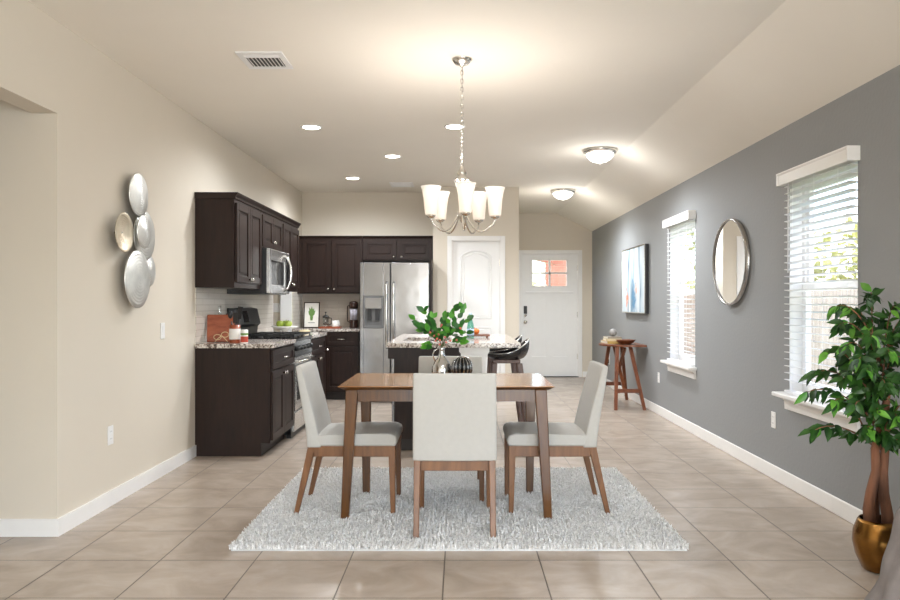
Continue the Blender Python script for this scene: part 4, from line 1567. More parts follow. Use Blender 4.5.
# ------------------------------------------------------------------ ceiling lights and vents
REC = [((-1.27, 6.32), 'round recessed ceiling light nearest the left wall cabinets, lit'),
       ((-0.045, 6.30), 'round recessed ceiling light behind the chandelier chain, lit'),
       ((-0.69, 7.57), 'round recessed ceiling light in the middle of the kitchen ceiling, lit'),
       ((-1.29, 8.90), 'round recessed ceiling light deepest in the kitchen, near the back cabinets')]
first = None
for ri, ((x, y), lab) in enumerate(REC):
    if first is None:
        r = thing('recessed_light', lab, 'ceiling light', (x, y, HC), 0, 'recessed lights in the kitchen ceiling')
        MB().lathe([(0.072, 0.0), (0.092, 0.0), (0.092, -0.004), (0.078, -0.007), (0.072, -0.004), (0.072, 0.0)], (0, 0, 0), 32, closed=False).build('trim_ring', 'white', r, world=False)
        MB().lathe([(0.0, -0.0045), (0.072, -0.0045), (0.072, -0.001), (0.0, -0.001)], (0, 0, 0), 28).build('lamp_lens', 'downlight', r, world=False)
        first = r
    else:
        dup(first, (x, y, HC), 0, lab)
    sd = bpy.data.lights.new('recessed_lamp', 'SPOT')
    sd.energy = RECESS_W[ri]
    sd.color = (0.92, 0.955, 1.0)
    sd.spot_size = math.radians(168)
    sd.spot_blend = 0.7
    sd.shadow_soft_size = 0.06
    so = bpy.data.objects.new('recessed_lamp', sd)
    COL.objects.link(so)
    so.location = (x, y, HC - 0.012)

first = None
for (x, y), lab in [((1.375, 7.27), 'frosted dome flush-mount ceiling light, the nearer of two along the entry'),
                    ((1.37, 9.85), 'frosted dome flush-mount ceiling light, the farther one before the front door')]:
    if first is None:
        r = thing('flush_mount_light', lab, 'ceiling light', (x, y, HC), 0, 'dome lights along the entry ceiling')
        MB().lathe([(0.0, 0.0), (0.165, 0.0), (0.170, -0.012), (0.160, -0.030), (0.140, -0.042), (0.132, -0.040), (0.0, -0.03)], (0, 0, 0), 36).build('pan', 'nickel', r, world=False)
        MB().lathe([(0.134, -0.036), (0.130, -0.058), (0.108, -0.088), (0.070, -0.112), (0.025, -0.124), (0.0, -0.125)], (0, 0, 0), 36, closed=False).build('dome', 'dome', r, world=False)
        MB().lathe([(0.0, -0.142), (0.007, -0.138), (0.009, -0.130), (0.005, -0.124), (0.0, -0.124)], (0, 0, 0), 12).build('finial', 'nickel', r, world=False)
        first = r
    else:
        dup(first, (x, y, HC), 0, lab)
    dd_ = bpy.data.lights.new('dome_lamp', 'POINT')
    dd_.energy = 5.0
    dd_.color = (0.98, 0.96, 0.94)
    dd_.shadow_soft_size = 0.16
    do_ = bpy.data.objects.new('dome_lamp', dd_)
    COL.objects.link(do_)
    do_.location = (x, y, HC - 0.26)
    ds_ = bpy.data.lights.new('dome_downlight', 'SPOT')
    ds_.energy = DOME_W[0 if y < 8 else 1]
    ds_.color = (0.90, 0.95, 1.0)
    ds_.spot_size = math.radians(165)
    ds_.spot_blend = 0.7
    ds_.shadow_soft_size = 0.10
    dso_ = bpy.data.objects.new('dome_downlight', ds_)
    COL.objects.link(dso_)
    dso_.location = (x, y, HC - 0.20)


def vent(label, x0, x1, y0, y1, along):
    r = thing('ceiling_vent', label, 'vent', ((x0 + x1) / 2, (y0 + y1) / 2, HC))
    t, d = 0.035, 0.008
    mb = MB()
    mb.box(x0, x0 + t, y0, y1, HC - d, HC).box(x1 - t, x1, y0, y1, HC - d, HC)
    mb.box(x0 + t, x1 - t, y0, y0 + t, HC - d, HC).box(x0 + t, x1 - t, y1 - t, y1, HC - d, HC)
    mb.build('frame', 'white', r)
    MB().box(x0 + t, x1 - t, y0 + t, y1 - t, HC - 0.002, HC - 0.0005).build('duct', 'black', r)
    s = MB()
    if along:
        n = 9
        s.box(x0 + t, x1 - t, y0 + t + 0.05, y0 + t + 0.06, HC - d, HC - 0.002)
        for k in range(n):
            xx = x0 + t + (x1 - x0 - 2 * t) * (k + 0.5) / n
            s.bar((xx, y0 + t + 0.06, HC - 0.005), (xx, y1 - t, HC - 0.005), 0.012, 0.0015, up=(0.5, 0, 1))
        for k in range(3):
            yy = y0 + t + 0.008 + 0.016 * k
            s.bar((x0 + t, yy, HC - 0.005), (x1 - t, yy, HC - 0.005), 0.009, 0.0015, up=(0, 0.6, 1))
    else:
        n = 8
        for k in range(n):
            yy = y0 + t + (y1 - y0 - 2 * t) * (k + 0.5) / n
            s.bar((x0 + t, yy, HC - 0.005), (x1 - t, yy, HC - 0.005), 0.014, 0.0015, up=(0, 0.6, 1))
    s.build('louvres', 'white', r)


vent('white square ceiling vent near the left wall, closest to the camera', -1.345, -1.065, 4.42, 4.73, True)
vent('small white ceiling vent in front of the refrigerator', -0.88, -0.59, 9.2, 9.55, False)

# ------------------------------------------------------------------ left wall: sculpture, switch, outlet
r = thing('wall_sculpture', 'cluster of six overlapping silver discs hung on the left wall', 'wall decor', (XL, 4.85, 1.2))
discs = [(4.82, 1.943, 0.143, 0.055, 'silverleaf', 0), (4.59, 1.677, 0.124, 0.040, 'goldleaf', 1), (4.83, 1.705, 0.108, 0.085, 'silverleaf', 0),
         (4.955, 1.69, 0.167, 0.035, 'silverleaf', 0), (4.79, 1.395, 0.188, 0.060, 'silverleaf', 0), (5.06, 1.459, 0.103, 0.022, 'silverleaf', 0)]
for y, z, R, off, mt, dish in discs:
    x = XL + off
    if dish:
        prof = [(0.0, 0.0), (R * 0.5, 0.004), (R * 0.9, 0.016), (R, 0.024), (R, 0.027), (R * 0.88, 0.019), (R * 0.5, 0.008), (0.0, 0.004)]
    else:
        prof = [(0.0, 0.018), (R * 0.5, 0.015), (R * 0.9, 0.005), (R, 0.0), (R, -0.003), (R * 0.5, 0.010), (0.0, 0.013)]
    prof = prof if dish else prof[::-1]
    d = MB().lathe([(a, b) for a, b in prof], (x, y, z), 44, 'x').build('disc', mt, r)
    MB().tube([(XL + 0.001, y, z), (x + 0.012, y, z)], 0.006, 8).build('standoff', 'nickel', d)


def plate(name, label, cat, face, u, z, w=0.07, h=0.115, toggle='rocker', group=None):
    """A wall plate: face 'L' on the left wall, 'R' on the right wall."""
    x, s = (XL, 1) if face == 'L' else (XR, -1)
    r = thing(name, label, cat, (x, u, z), 0, group)
    a, b = sorted((0.0005 * s, 0.006 * s))
    MB().box(a, b, -w / 2, w / 2, -h / 2, h / 2, 0.002).build('plate', 'white', r, world=False)
    if toggle == 'rocker':
        a, b = sorted((0.006 * s, 0.009 * s))
        MB().box(a, b, -0.016, 0.016, -0.033, 0.033, 0.001).build('rocker', 'doorwhite', r, world=False)
    else:
        a, b = sorted((0.006 * s, 0.008 * s))
        for zz in (-0.022, 0.022):
            sk_ = MB().box(a, b, -0.017, 0.017, zz - 0.014, zz + 0.014, 0.001).build('socket', 'doorwhite', r, world=False)
            c0, c1 = sorted((0.008 * s, 0.0084 * s))
            MB().box(c0, c1, -0.008, -0.006, zz - 0.004, zz + 0.005).box(c0, c1, 0.006, 0.008, zz - 0.004, zz + 0.005).build('slot', 'black', sk_, world=False)
    return r


plate('light_switch', 'white light switch on the left wall below the silver discs', 'light switch', 'L', 5.33, 1.04)
plate('wall_outlet', 'white outlet low on the left wall, near the white baseboard', 'outlet', 'L', 4.535, 0.43, toggle='outlet')
plate('wall_outlet', 'white outlet low on the grey wall under the near window', 'outlet', 'R', 5.22, 0.415, toggle='outlet')
plate('wall_outlet', 'white outlet low on the grey wall left of the far window sill', 'outlet', 'R', 8.24, 0.41, toggle='outlet')
plate('wall_outlet', 'white outlet on the grey wall behind the side table legs', 'outlet', 'R', 11.0, 0.43, w=0.14, h=0.20, toggle='outlet')
r = thing('plug_adapter', 'black plug with cord in the outlet behind the side table', 'plug', (XR - 0.009, 10.98, 0.38))
MB().box(-0.045, 0.0, -0.03, 0.03, -0.035, 0.03, 0.006).build('plug_body', 'black', r, world=False)
MB().tube([(-0.04, 0, -0.03), (-0.045, 0.0, -0.12), (-0.03, 0.03, -0.26), (-0.03, 0.08, -0.36)], 0.004, 6).build('cord', 'black', r, world=False)
# switch on the small hall wall seen through the kitchen doorway
r = thing('light_switch', 'white light switch seen in the kitchen doorway under the microwave', 'light switch', (-2.345, 9.458, 1.18))
MB().box(-0.06, 0.05, -0.006, 0.0, -0.058, 0.058, 0.002).build('plate', 'white', r, world=False)
MB().box(-0.02, 0.014, -0.009, -0.006, -0.033, 0.033, 0.001).build('rocker', 'doorwhite', r, world=False)

# ------------------------------------------------------------------ right wall: mirror, canvas
r = thing('wall_mirror', 'round mirror in a deep brushed metal frame between the two windows', 'mirror', (XR, 5.985, 1.572), math.radians(1.25))
RM = 0.348
MB().lathe([(RM, 0.0), (RM, -0.040), (RM - 0.011, -0.040), (RM - 0.011, 0.0)], (-0.009, 0, 0), 64, 'x', closed=False).build('frame', 'darksteel', r, world=False)
MB().lathe([(RM - 0.012, -0.028), (0.0, -0.028)], (-0.009, 0, 0), 64, 'x', closed=False).build('mirror_glass', 'mirror', r, world=False)
MB().lathe([(RM - 0.012, 0.0), (0.0, 0.0)], (-0.009, 0, 0), 48, 'x', closed=False).build('backing', 'black', r, world=False)

r = thing('canvas_painting', 'pale birch forest painting in a thin silver frame with black sides', 'painting', (XR, 9.27, 1.115))
MB().box(-0.046, -0.004, -0.60, 0.60, 0.0, 0.82).build('stretcher', 'black', r, world=False)
MB().box(-0.048, -0.046, -0.59, 0.59, 0.012, 0.808).build('canvas', 'birch', r, world=False)
mb = MB()
mb.box(-0.054, -0.046, -0.602, -0.59, 0.0, 0.82).box(-0.054, -0.046, 0.59, 0.602, 0.0, 0.82)
mb.box(-0.054, -0.046, -0.59, 0.59, 0.0, 0.012).box(-0.054, -0.046, -0.59, 0.59, 0.808, 0.82)
mb.build('frame', 'chrome', r, world=False)

# ------------------------------------------------------------------ side table by the right wall
r = thing('side_table', 'half-round walnut side table with crossed legs against the grey wall', 'table', (2.0, 9.02, 0))
SZ = 0.745
pts = [(XR - 0.02, 9.03 - 0.34)]
for k in range(1, 18):
    a = PI * k / 18
    pts.append((XR - 0.02 - 0.50 * math.sin(a) ** 0.75, 9.03 - 0.34 * math.cos(a)))
pts.append((XR - 0.02, 9.03 + 0.34))
MB().prism(pts, 'z', SZ - 0.024, SZ, 0.003, 1).build('tabletop', 'redwood', r)
for yy in (8.56, 9.48):
    tp = 9.03 + (yy - 9.03) * 0.52
    MB().leg((1.80, yy, 0), (1.865, tp, SZ - 0.024), (0.036, 0.036), (0.045, 0.04)).build('leg', 'redwood', r)
    MB().leg((2.135, yy, 0), (2.02, tp, SZ - 0.024), (0.036, 0.036), (0.045, 0.04)).build('leg', 'redwood', r)
    yb_ = 9.03 + (yy - 9.03) * 0.86
    MB().bar((1.81, yb_, 0.215), (2.105, yb_, 0.215), 0.03, 0.045, up=(0, 0, 1)).build('stretcher', 'redwood', r)
MB().bar((1.96, 8.80, SZ - 0.045), (1.96, 9.40, 0.215), 0.028, 0.035, up=(1, 0, 0)).build('cross_brace', 'redwood', r)
MB().bar((1.925, 9.26, SZ - 0.045), (1.925, 8.66, 0.215), 0.028, 0.035, up=(1, 0, 0)).build('cross_brace', 'redwood', r)


def book(name, label, loc, rz, w, d, h, mat, group):
    r = thing(name, label, 'book', loc, rz, group)
    c = MB().box(-w / 2, w / 2, -d / 2, d / 2, 0, 0.003).box(-w / 2, w / 2, -d / 2, d / 2, h - 0.003, h).box(-w / 2, -w / 2 + 0.003, -d / 2, d / 2, 0.003, h - 0.003)
    c.build('cover', mat, r, world=False)
    MB().box(-w / 2 + 0.003, w / 2 - 0.004, -d / 2 + 0.004, d / 2 - 0.004, 0.003, h - 0.003).build('pages', 'paper', r, world=False)


bx, by = 1.87, 9.12
book('book', 'mustard book at the bottom of the stack on the side table', (bx, by, SZ), PI / 2 + 0.1, 0.30, 0.20, 0.032, 'bookyellow', 'books on the side table')
book('book', 'cream book lying in the middle of the side table stack', (bx + 0.004, by - 0.01, SZ + 0.0322), PI / 2 - 0.05, 0.28, 0.19, 0.028, 'bookcream', 'books on the side table')
book('book', 'grey book on top of the stack, under the round orb', (bx + 0.006, by, SZ + 0.0604), PI / 2 + 0.04, 0.25, 0.17, 0.022, 'bookgray', 'books on the side table')
solo(MB().ball((bx + 0.01, by - 0.02, SZ + 0.0826 + 0.048), 0.048, 20), 'stone_orb', 'stone', 'small grey stone orb on top of the book stack', 'ornament')
prof = [(0.0, 0.0), (0.05, 0.0), (0.085, 0.018), (0.112, 0.05), (0.118, 0.055), (0.112, 0.056), (0.08, 0.026), (0.045, 0.012), (0.0, 0.011)]
solo(MB().lathe(prof, (1.985, 8.86, SZ), 30), 'wooden_bowl', 'redwood', 'shallow brown wooden bowl beside the books on the side table', 'bowl')

# ------------------------------------------------------------------ kitchen worktop objects
# near worktop
r = thing('cutting_board', 'reddish wooden board with twine bow leaning on the backsplash', 'cutting board', (XL + 0.145, 6.20, CT))
th = math.radians(14)
mb = MB()
mb.box(-0.014, 0.014, -0.115, 0.115, 0.0, 0.235, 0.008, 2)
rot = Matrix.Rotation(-th, 4, 'Y')
mb.bm.transform(Matrix.Translation((0.0, 0, 0.003)) @ Matrix.Rotation(math.radians(-74), 4, 'Z') @ rot)
mb.build('board', 'copper', r, world=False)
mb = MB()
for s in (-1, 1):
    lp = []
    for k in range(14):
        a = 2 * PI * k / 14
        lp.append((0.0 + 0.0, s * (0.03 + 0.03 * math.cos(a)), 0.055 + 0.022 * math.sin(a) + 0.01 * s))
    mb.tube(lp, 0.0035, 5, closed=True)
    mb.tube([(0, 0, 0.055), (0.003, s * 0.03, 0.03), (0.004, s * 0.05, 0.006)], 0.0035, 5)
mb.bm.transform(Matrix.Rotation(math.radians(-74), 4, 'Z') @ Matrix.Translation((0.012, 0, 0)))
mb.build('twine_bow', 'rope', r, world=False)

r = thing('utensil_crock', 'white labelled crock on the near worktop holding black utensils', 'crock', (-1.865, 6.13, CT))
MB().lathe([(0.0, 0.0), (0.042, 0.0), (0.045, 0.006), (0.045, 0.15), (0.040, 0.15), (0.040, 0.012), (0.0, 0.012)], (0, 0, 0), 26).build('body', 'copper', r, world=False)
MB().lathe([(0.0455, 0.03), (0.0460, 0.032), (0.0460, 0.115), (0.0455, 0.117)], (0, 0, 0), 26, closed=False).build('label_band', 'canwhite', r, world=False)
for k, (nm, dx, dy, hh, lab) in enumerate((('spatula', 0.012, 0.010, 0.30, 'black slotted spatula, tallest handle in the crock'), ('serving_spoon', -0.014, 0.004, 0.27, 'black serving spoon leaning left in the crock'), ('spatula', 0.006, -0.016, 0.25, 'short black turner leaning out of the crock'))):
    mb = MB()
    p0 = Vector((-1.865 + dx * 0.4, 6.13 + dy * 0.4, CT + 0.016))
    p1 = Vector((-1.865 + dx * 2.2, 6.13 + dy * 2.0, CT + hh * 0.66))
    p2 = Vector((-1.865 + dx * 3.3, 6.13 + dy * 2.8, CT + hh))
    mb.tube([p0, p1], 0.0055, 8)
    if nm == 'spatula':
        mb.bar(p1, p2, 0.038, 0.007, 0.046, 0.004, up=(0.3, 1, 0))
    else:
        mb.ball(p1.lerp(p2, 0.6), 0.022, 14, 1.5)
    solo(mb, nm, 'black', lab, 'utensil')
r = thing('food_can', 'small can with red and green label beside the crock', 'can', (-1.775, 6.09, CT))
MB().lathe([(0.0, 0.0), (0.029, 0.0), (0.030, 0.004), (0.030, 0.105), (0.027, 0.11), (0.0, 0.108)], (0, 0, 0), 24).build('body', 'canwhite', r, world=False)
MB().lathe([(0.0302, 0.008), (0.0306, 0.009), (0.0306, 0.055), (0.0302, 0.056)], (0, 0, 0), 24, closed=False).build('red_band', 'canred', r, world=False)
MB().lathe([(0.0302, 0.066), (0.0306, 0.067), (0.0306, 0.082), (0.0302, 0.083)], (0, 0, 0), 24, closed=False).build('green_band', 'cangreen', r, world=False)
r = thing('glass_bottle', 'clear glass bottle with a long neck behind the reddish board', 'bottle', (XL + 0.06, 6.42, CT))
MB().lathe([(0.0, 0.0), (0.034, 0.0), (0.036, 0.01), (0.036, 0.16), (0.024, 0.20), (0.013, 0.225), (0.013, 0.30), (0.015, 0.305), (0.0, 0.306)], (0, 0, 0), 20).build('body', 'clearbottle', r, world=False)
solo(MB().prism([(-2.07, CT), (-1.97, CT), (-1.95, CT + 0.19), (-2.05, CT + 0.24)], 'y', 6.48, 6.60, 0.005), 'knife_block', 'black', 'black knife block against the backsplash behind the crock', 'knife block')

# green apples in a white bowl on the far worktop
bx, by = -1.865, 7.88
prof = [(0.0, 0.0), (0.06, 0.0), (0.05, 0.012), (0.028, 0.03), (0.05, 0.055), (0.12, 0.064), (0.145, 0.082), (0.142, 0.085), (0.115, 0.072), (0.05, 0.064), (0.0, 0.063)]
solo(MB().lathe(prof, (bx, by, CT), 32), 'fruit_bowl', 'ceramic', 'white footed bowl of green apples beyond the range', 'bowl')


def apple(label, x, y, z, r_, mat, cat, group, name):
    o = thing(name, label, cat, (x, y, z), 0, group)
    pr = [(0.0, r_ * 0.12), (r_ * 0.45, 0.0), (r_ * 0.85, r_ * 0.45), (r_, r_ * 1.0), (r_ * 0.85, r_ * 1.5), (r_ * 0.5, r_ * 1.72), (r_ * 0.15, r_ * 1.62), (0.0, r_ * 1.5)]
    MB().lathe(pr, (0, 0, 0), 18).build('flesh', mat, o, world=False)
    MB().tube([(0, 0, r_ * 1.5), (0.003, 0.002, r_ * 1.95)], 0.0025, 5).build('stalk', 'bark', o, world=False)


apple('green apple at the left of the white bowl', bx - 0.045, by - 0.03, CT + 0.0695, 0.041, 'apple', 'apple', 'green apples in the bowl', 'apple')
apple('green apple at the right of the white bowl', bx + 0.042, by - 0.025, CT + 0.0695, 0.041, 'apple', 'apple', 'green apples in the bowl', 'apple')
apple('green apple behind the two front apples in the white bowl', bx + 0.0, by + 0.05, CT + 0.0695, 0.042, 'apple', 'apple', 'green apples in the bowl', 'apple')
solo(MB().lathe([(0.0, 0.0), (0.06, 0.0), (0.062, 0.012), (0.058, 0.028), (0.03, 0.034), (0.0, 0.034)], (-1.72, 8.20, CT), 22), 'small_dish', 'bookcream', 'small pale yellow round dish at the far end of the short worktop', 'dish')

# back worktop
yb0 = 9.80
r = thing('framed_print', 'dark framed print of a green potted plant on the back worktop', 'picture frame', (-1.97, yb0, CT))
rot = Matrix.Rotation(math.radians(-9), 4, 'X')


def tilted(mb, nm, mt):
    mb.bm.transform(rot)
    return mb.build(nm, mt, r, world=False)


w, h = 0.105, 0.345
mb = MB()
mb.box(-w, -w + 0.012, -0.008, 0.012, 0, h).box(w - 0.012, w, -0.008, 0.012, 0, h).box(-w + 0.012, w - 0.012, -0.008, 0.012, 0, 0.012).box(-w + 0.012, w - 0.012, -0.008, 0.012, h - 0.012, h)
tilted(mb, 'frame', 'coffee')
tilted(MB().box(-w + 0.012, w - 0.012, 0.0, 0.006, 0.012, h - 0.012), 'print', 'paper')
mb = MB()
for k, (a, L) in enumerate(((-0.5, 0.09), (-0.25, 0.13), (0.0, 0.14), (0.25, 0.12), (0.5, 0.10), (-0.1, 0.10), (0.12, 0.11))):
    mb.leaf((0.0, -0.0015, 0.15), (math.sin(a), 0, math.cos(a)), (0, -1, 0), L, 0.035, 0.02, 0.0)
tilted(mb, 'painted_leaves', 'cangreen')
tilted(MB().prism([(-0.022, 0.155), (-0.014, 0.10), (0.014, 0.10), (0.022, 0.155)], 'y', -0.002, -0.0005), 'painted_pot', 'cangreen')
tilted(MB().box(-0.045, 0.045, -0.002, -0.0005, 0.066, 0.072), 'caption_line', 'black')

r = thing('serving_tray', 'reddish wooden tray under the coffee things on the back worktop', 'tray', (-1.70, 9.72, CT))
MB().box(-0.14, 0.14, -0.10, 0.10, 0.0, 0.010).box(-0.14, -0.13, -0.10, 0.10, 0.01, 0.022).box(0.13, 0.14, -0.10, 0.10, 0.01, 0.022).box(-0.13, 0.13, -0.10, -0.09, 0.01, 0.022).box(-0.13, 0.13, 0.09, 0.10, 0.01, 0.022).build('tray_body', 'copper', r, world=False)
tz = CT + 0.0105
r = thing('french_press', 'glass french press with black lid on the wooden tray', 'coffee maker', (-1.765, 9.73, tz))
MB().lathe([(0.0, 0.0), (0.040, 0.0), (0.040, 0.13), (0.037, 0.13), (0.037, 0.006), (0.0, 0.006)], (0, 0, 0), 22).build('beaker', 'clearbottle', r, world=False)
MB().lathe([(0.042, 0.128), (0.043, 0.145), (0.025, 0.158), (0.006, 0.163), (0.005, 0.185), (0.012, 0.19), (0.012, 0.203), (0.0, 0.206)], (0, 0, 0), 22).build('lid', 'black', r, world=False)
MB().tube([(0.038, 0, 0.125), (0.075, 0, 0.12), (0.078, 0, 0.05), (0.040, 0, 0.03)], 0.006, 8).build('handle', 'black', r, world=False)
MB().lathe([(0.041, 0.004), (0.042, 0.005), (0.042, 0.03), (0.041, 0.031)], (0, 0, 0), 22, closed=False).build('base_band', 'chrome', r, world=False)


def mug(label, x, y, rz):
    r = thing('mug', label, 'mug', (x, y, tz), rz, 'white mugs on the tray')
    MB().lathe([(0.0, 0.0), (0.034, 0.0), (0.040, 0.008), (0.043, 0.09), (0.039, 0.09), (0.036, 0.012), (0.0, 0.010)], (0, 0, 0), 22).build('cup', 'ceramic', r, world=False)
    MB().tube([(0.040, 0, 0.074), (0.062, 0, 0.070), (0.068, 0, 0.045), (0.058, 0, 0.024), (0.039, 0, 0.02)], 0.005, 8).build('handle', 'ceramic', r, world=False)


mug('white mug beside the french press on the tray', -1.635, 9.675, -0.3)
mug('white mug at the right end of the tray', -1.635, 9.765, 2.6)

r = thing('coffee_grinder', 'tall dark brown canister grinder with pale middle band, left of refrigerator', 'grinder', (-1.395, 9.70, CT))
MB().lathe([(0.0, 0.0), (0.056, 0.0), (0.058, 0.01), (0.052, 0.06), (0.058, 0.10), (0.052, 0.11), (0.0, 0.11)], (0, 0, 0), 26).build('base', 'coffee', r, world=False)
MB().lathe([(0.0, 0.11), (0.048, 0.11), (0.048, 0.255), (0.0, 0.255)], (0, 0, 0), 26).build('canister', 'lavender', r, world=False)
MB().lathe([(0.0, 0.255), (0.052, 0.255), (0.060, 0.27), (0.060, 0.31), (0.054, 0.34), (0.03, 0.35), (0.0, 0.352)], (0, 0, 0), 26).build('lid', 'coffee', r, world=False)
MB().tube([(-0.05, 0, 0.30), (-0.078, 0, 0.29), (-0.080, 0, 0.20), (-0.078, 0, 0.09), (-0.05, 0, 0.08)], 0.007, 8).build('handle', 'coffee', r, world=False)
MB().box(-0.004, 0.004, -0.052, -0.046, 0.112, 0.253).build('gauge', 'coffee', r, world=False)

# island objects
r = thing('water_bottle', 'teal glass bottle with pale blue label on the island', 'bottle', (0.098, 6.90, CT))
MB().lathe([(0.0, 0.0), (0.030, 0.0), (0.033, 0.008), (0.033, 0.10), (0.027, 0.135), (0.015, 0.175), (0.0125, 0.215), (0.0, 0.216)], (0, 0, 0), 22).build('body', 'bottle', r, world=False)
MB().lathe([(0.0335, 0.03), (0.0340, 0.031), (0.0340, 0.09), (0.0335, 0.091)], (0, 0, 0), 22, closed=False).build('label_band', 'labelblue', r, world=False)
MB().lathe([(0.0, 0.216), (0.014, 0.216), (0.014, 0.236), (0.0, 0.238)], (0, 0, 0), 16).build('cap', 'labelblue', r, world=False)
r = thing('serving_board', 'small wooden board with fruit standing on the island worktop', 'board', (0.175, 7.12, CT))
MB().box(-0.11, 0.11, -0.10, 0.10, 0.012, 0.030, 0.005).build('board', 'redwood', r, world=False)
for sx in (-1, 1):
    for sy in (-1, 1):
        MB().lathe([(0.009, 0.0), (0.009, 0.012)], (sx * 0.085, sy * 0.07, 0), 10).build('foot', 'redwood', r, world=False)
bz = CT + 0.0302
apple('orange fruit at the front of the small island board', 0.155, 7.07, bz, 0.031, 'orange', 'fruit', None, 'orange')
apple('red fruit behind the orange on the small island board', 0.140, 7.15, bz, 0.033, 'peach', 'fruit', None, 'peach')

# ------------------------------------------------------------------ ficus
FXc, FYc = 1.945, 3.44
r = thing('potted_ficus', 'leafy ficus tree in a round brass pot by the near window', 'plant', (FXc, FYc, 0))
prof = [(0.0, 0.0), (0.060, 0.0), (0.070, 0.008), (0.098, 0.07), (0.110, 0.13), (0.106, 0.18), (0.090, 0.225), (0.082, 0.238), (0.077, 0.236), (0.085, 0.222), (0.100, 0.18), (0.10, 0.13), (0.0, 0.12)]
pot = MB().lathe(prof, (0, 0, 0), 40).build('pot', 'brass', r, world=False)
MB().lathe([(0.0, 0.205), (0.08, 0.205), (0.088, 0.19), (0.0, 0.185)], (0, 0, 0), 24).build('soil', 'soil', pot, world=False)
rng = random.Random(11)
tr = MB()
tr.tube([(-0.035, 0.0, 0.19), (-0.042, 0.005, 0.28), (-0.034, 0.0, 0.36), (-0.016, -0.01, 0.46), (-0.022, -0.012, 0.56), (-0.004, -0.01, 0.66), (-0.03, 0.0, 0.85), (-0.04, 0.02, 1.0)], 0.029, 10, 0.011)
tr.tube([(0.035, -0.01, 0.19), (0.034, -0.012, 0.26), (0.014, -0.018, 0.36), (0.010, -0.02, 0.46), (0.028, -0.006, 0.57), (0.03, 0.0, 0.70), (0.06, 0.02, 0.9), (0.07, 0.02, 1.08)], 0.028, 10, 0.011)
tr.tube([(0.005, 0.03, 0.19), (0.0, 0.028, 0.40), (0.01, 0.03, 0.6), (0.0, 0.05, 0.85), (-0.01, 0.06, 1.15)], 0.018, 10, 0.008)
tr.build('trunk', 'bark', r, world=False)
bm_, l1, l2 = MB(), MB(), MB()


def F(px, py, Y):
    return P(px, py, Y) - Vector((FXc, FYc, 0))


ends = []
for px, py, Y in ((804, 424, 3.30), (798, 385, 3.36), (806, 366, 3.45), (818, 345, 3.40), (830, 318, 3.40), (826, 300, 3.46), (846, 304, 3.52), (862, 287, 3.46), (838, 338, 3.28), (850, 352, 3.20), (834, 372, 3.24), (824, 395, 3.26),
                  (846, 398, 3.22), (862, 330, 3.24), (872, 318, 3.5), (888, 300, 3.42), (880, 345, 3.2), (876, 376, 3.18), (868, 402, 3.2), (888, 410, 3.22), (896, 370, 3.18), (898, 330, 3.25), (902, 312, 3.3), (856, 424, 3.32), (880, 432, 3.34), (898, 440, 3.28),
                  (910, 350, 3.3), (912, 395, 3.3), (905, 420, 3.36), (850, 325, 3.6), (866, 350, 3.66), (840, 360, 3.62), (884, 380, 3.66), (868, 378, 3.34), (848, 385, 3.42), (858, 362, 3.12), (893, 352, 3.34), (836, 352, 3.5)):
    ends.append(F(px + 9, py + 7, Y))
for tip in ends:
    root_z = min(max(0.56, tip.z - 0.15 - 0.10 * rng.random()), 0.98)
    p0 = Vector((rng.uniform(-0.03, 0.03), rng.uniform(-0.01, 0.03), root_z))
    up = max(root_z + 0.10, tip.z + 0.06)
    p1 = Vector((p0.x * 0.4 + tip.x * 0.6, p0.y * 0.4 + tip.y * 0.6, up))
    pts = []
    for k in range(9):
        t = k / 8
        pts.append(p0 * (1 - t) ** 2 + p1 * (2 * t * (1 - t)) + tip * t * t)
    bm_.tube(pts, 0.0042, 6, 0.0015)
    for k in range(2, 9):
        d = (pts[min(k + 1, 8)] - pts[k - 1]).normalized()
        for _ in range(3):
            side = Vector((rng.uniform(-1, 1), rng.uniform(-1, 0.7), rng.uniform(-1.3, 0.3)))
            dd = (d * 0.8 + side * 0.9).normalized()
            p = pts[k] + Vector((rng.uniform(-0.008, 0.008),) * 3)
            L = rng.uniform(0.05, 0.082)
            if p.x + dd.x * L > XR - FXc - 0.02:
                dd.x = -abs(dd.x)
            upv = Vector((rng.uniform(-0.7, 0.5), rng.uniform(-1.0, -0.2), rng.uniform(0.2, 1.0)))
            (l2 if rng.random() < (0.30 if k > 6 else 0.07) else l1).leaf(p, dd, upv, L, L * 0.44, 0.3, 0.35)
bm_.build('branches', 'bark', r, world=False)
l1.build('leaves', 'ficus', r, world=False)
l2.build('young_leaves', 'ficus2', r, world=False)

# ------------------------------------------------------------------ ottoman corner with a throw
r = thing('ottoman', 'grey upholstered ottoman mostly under the throw at the right edge', 'ottoman', (2.01, 2.62, 0))
MB().box(-0.22, 0.165, -0.30, 0.30, 0.10, 0.42, 0.03, 3).build('cushion', 'sofa', r, world=False)
for sx in (-1, 1):
    for sy in (-1, 1):
        MB().leg((sx * 0.13 - 0.02, sy * 0.24, 0.0), (sx * 0.13 - 0.02, sy * 0.24, 0.12), (0.03, 0.03), (0.045, 0.045)).build('leg', 'walnut', r, world=False)
mb = MB()
bm = mb.bm
nu, nv = 40, 44
# path across the ottoman: from its far top edge over the left side down to the floor
path = [(2.18, 0.437), (2.08, 0.44), (1.96, 0.44), (1.86, 0.438), (1.79, 0.43), (1.765, 0.39), (1.74, 0.31), (1.71, 0.22), (1.68, 0.14), (1.65, 0.07), (1.615, 0.02), (1.58, 0.014)]


def along(t):
    k = t * (len(path) - 1)
    i = min(int(k), len(path) - 2)
    f = k - i
    return (path[i][0] * (1 - f) + path[i + 1][0] * f, path[i][1] * (1 - f) + path[i + 1][1] * f)


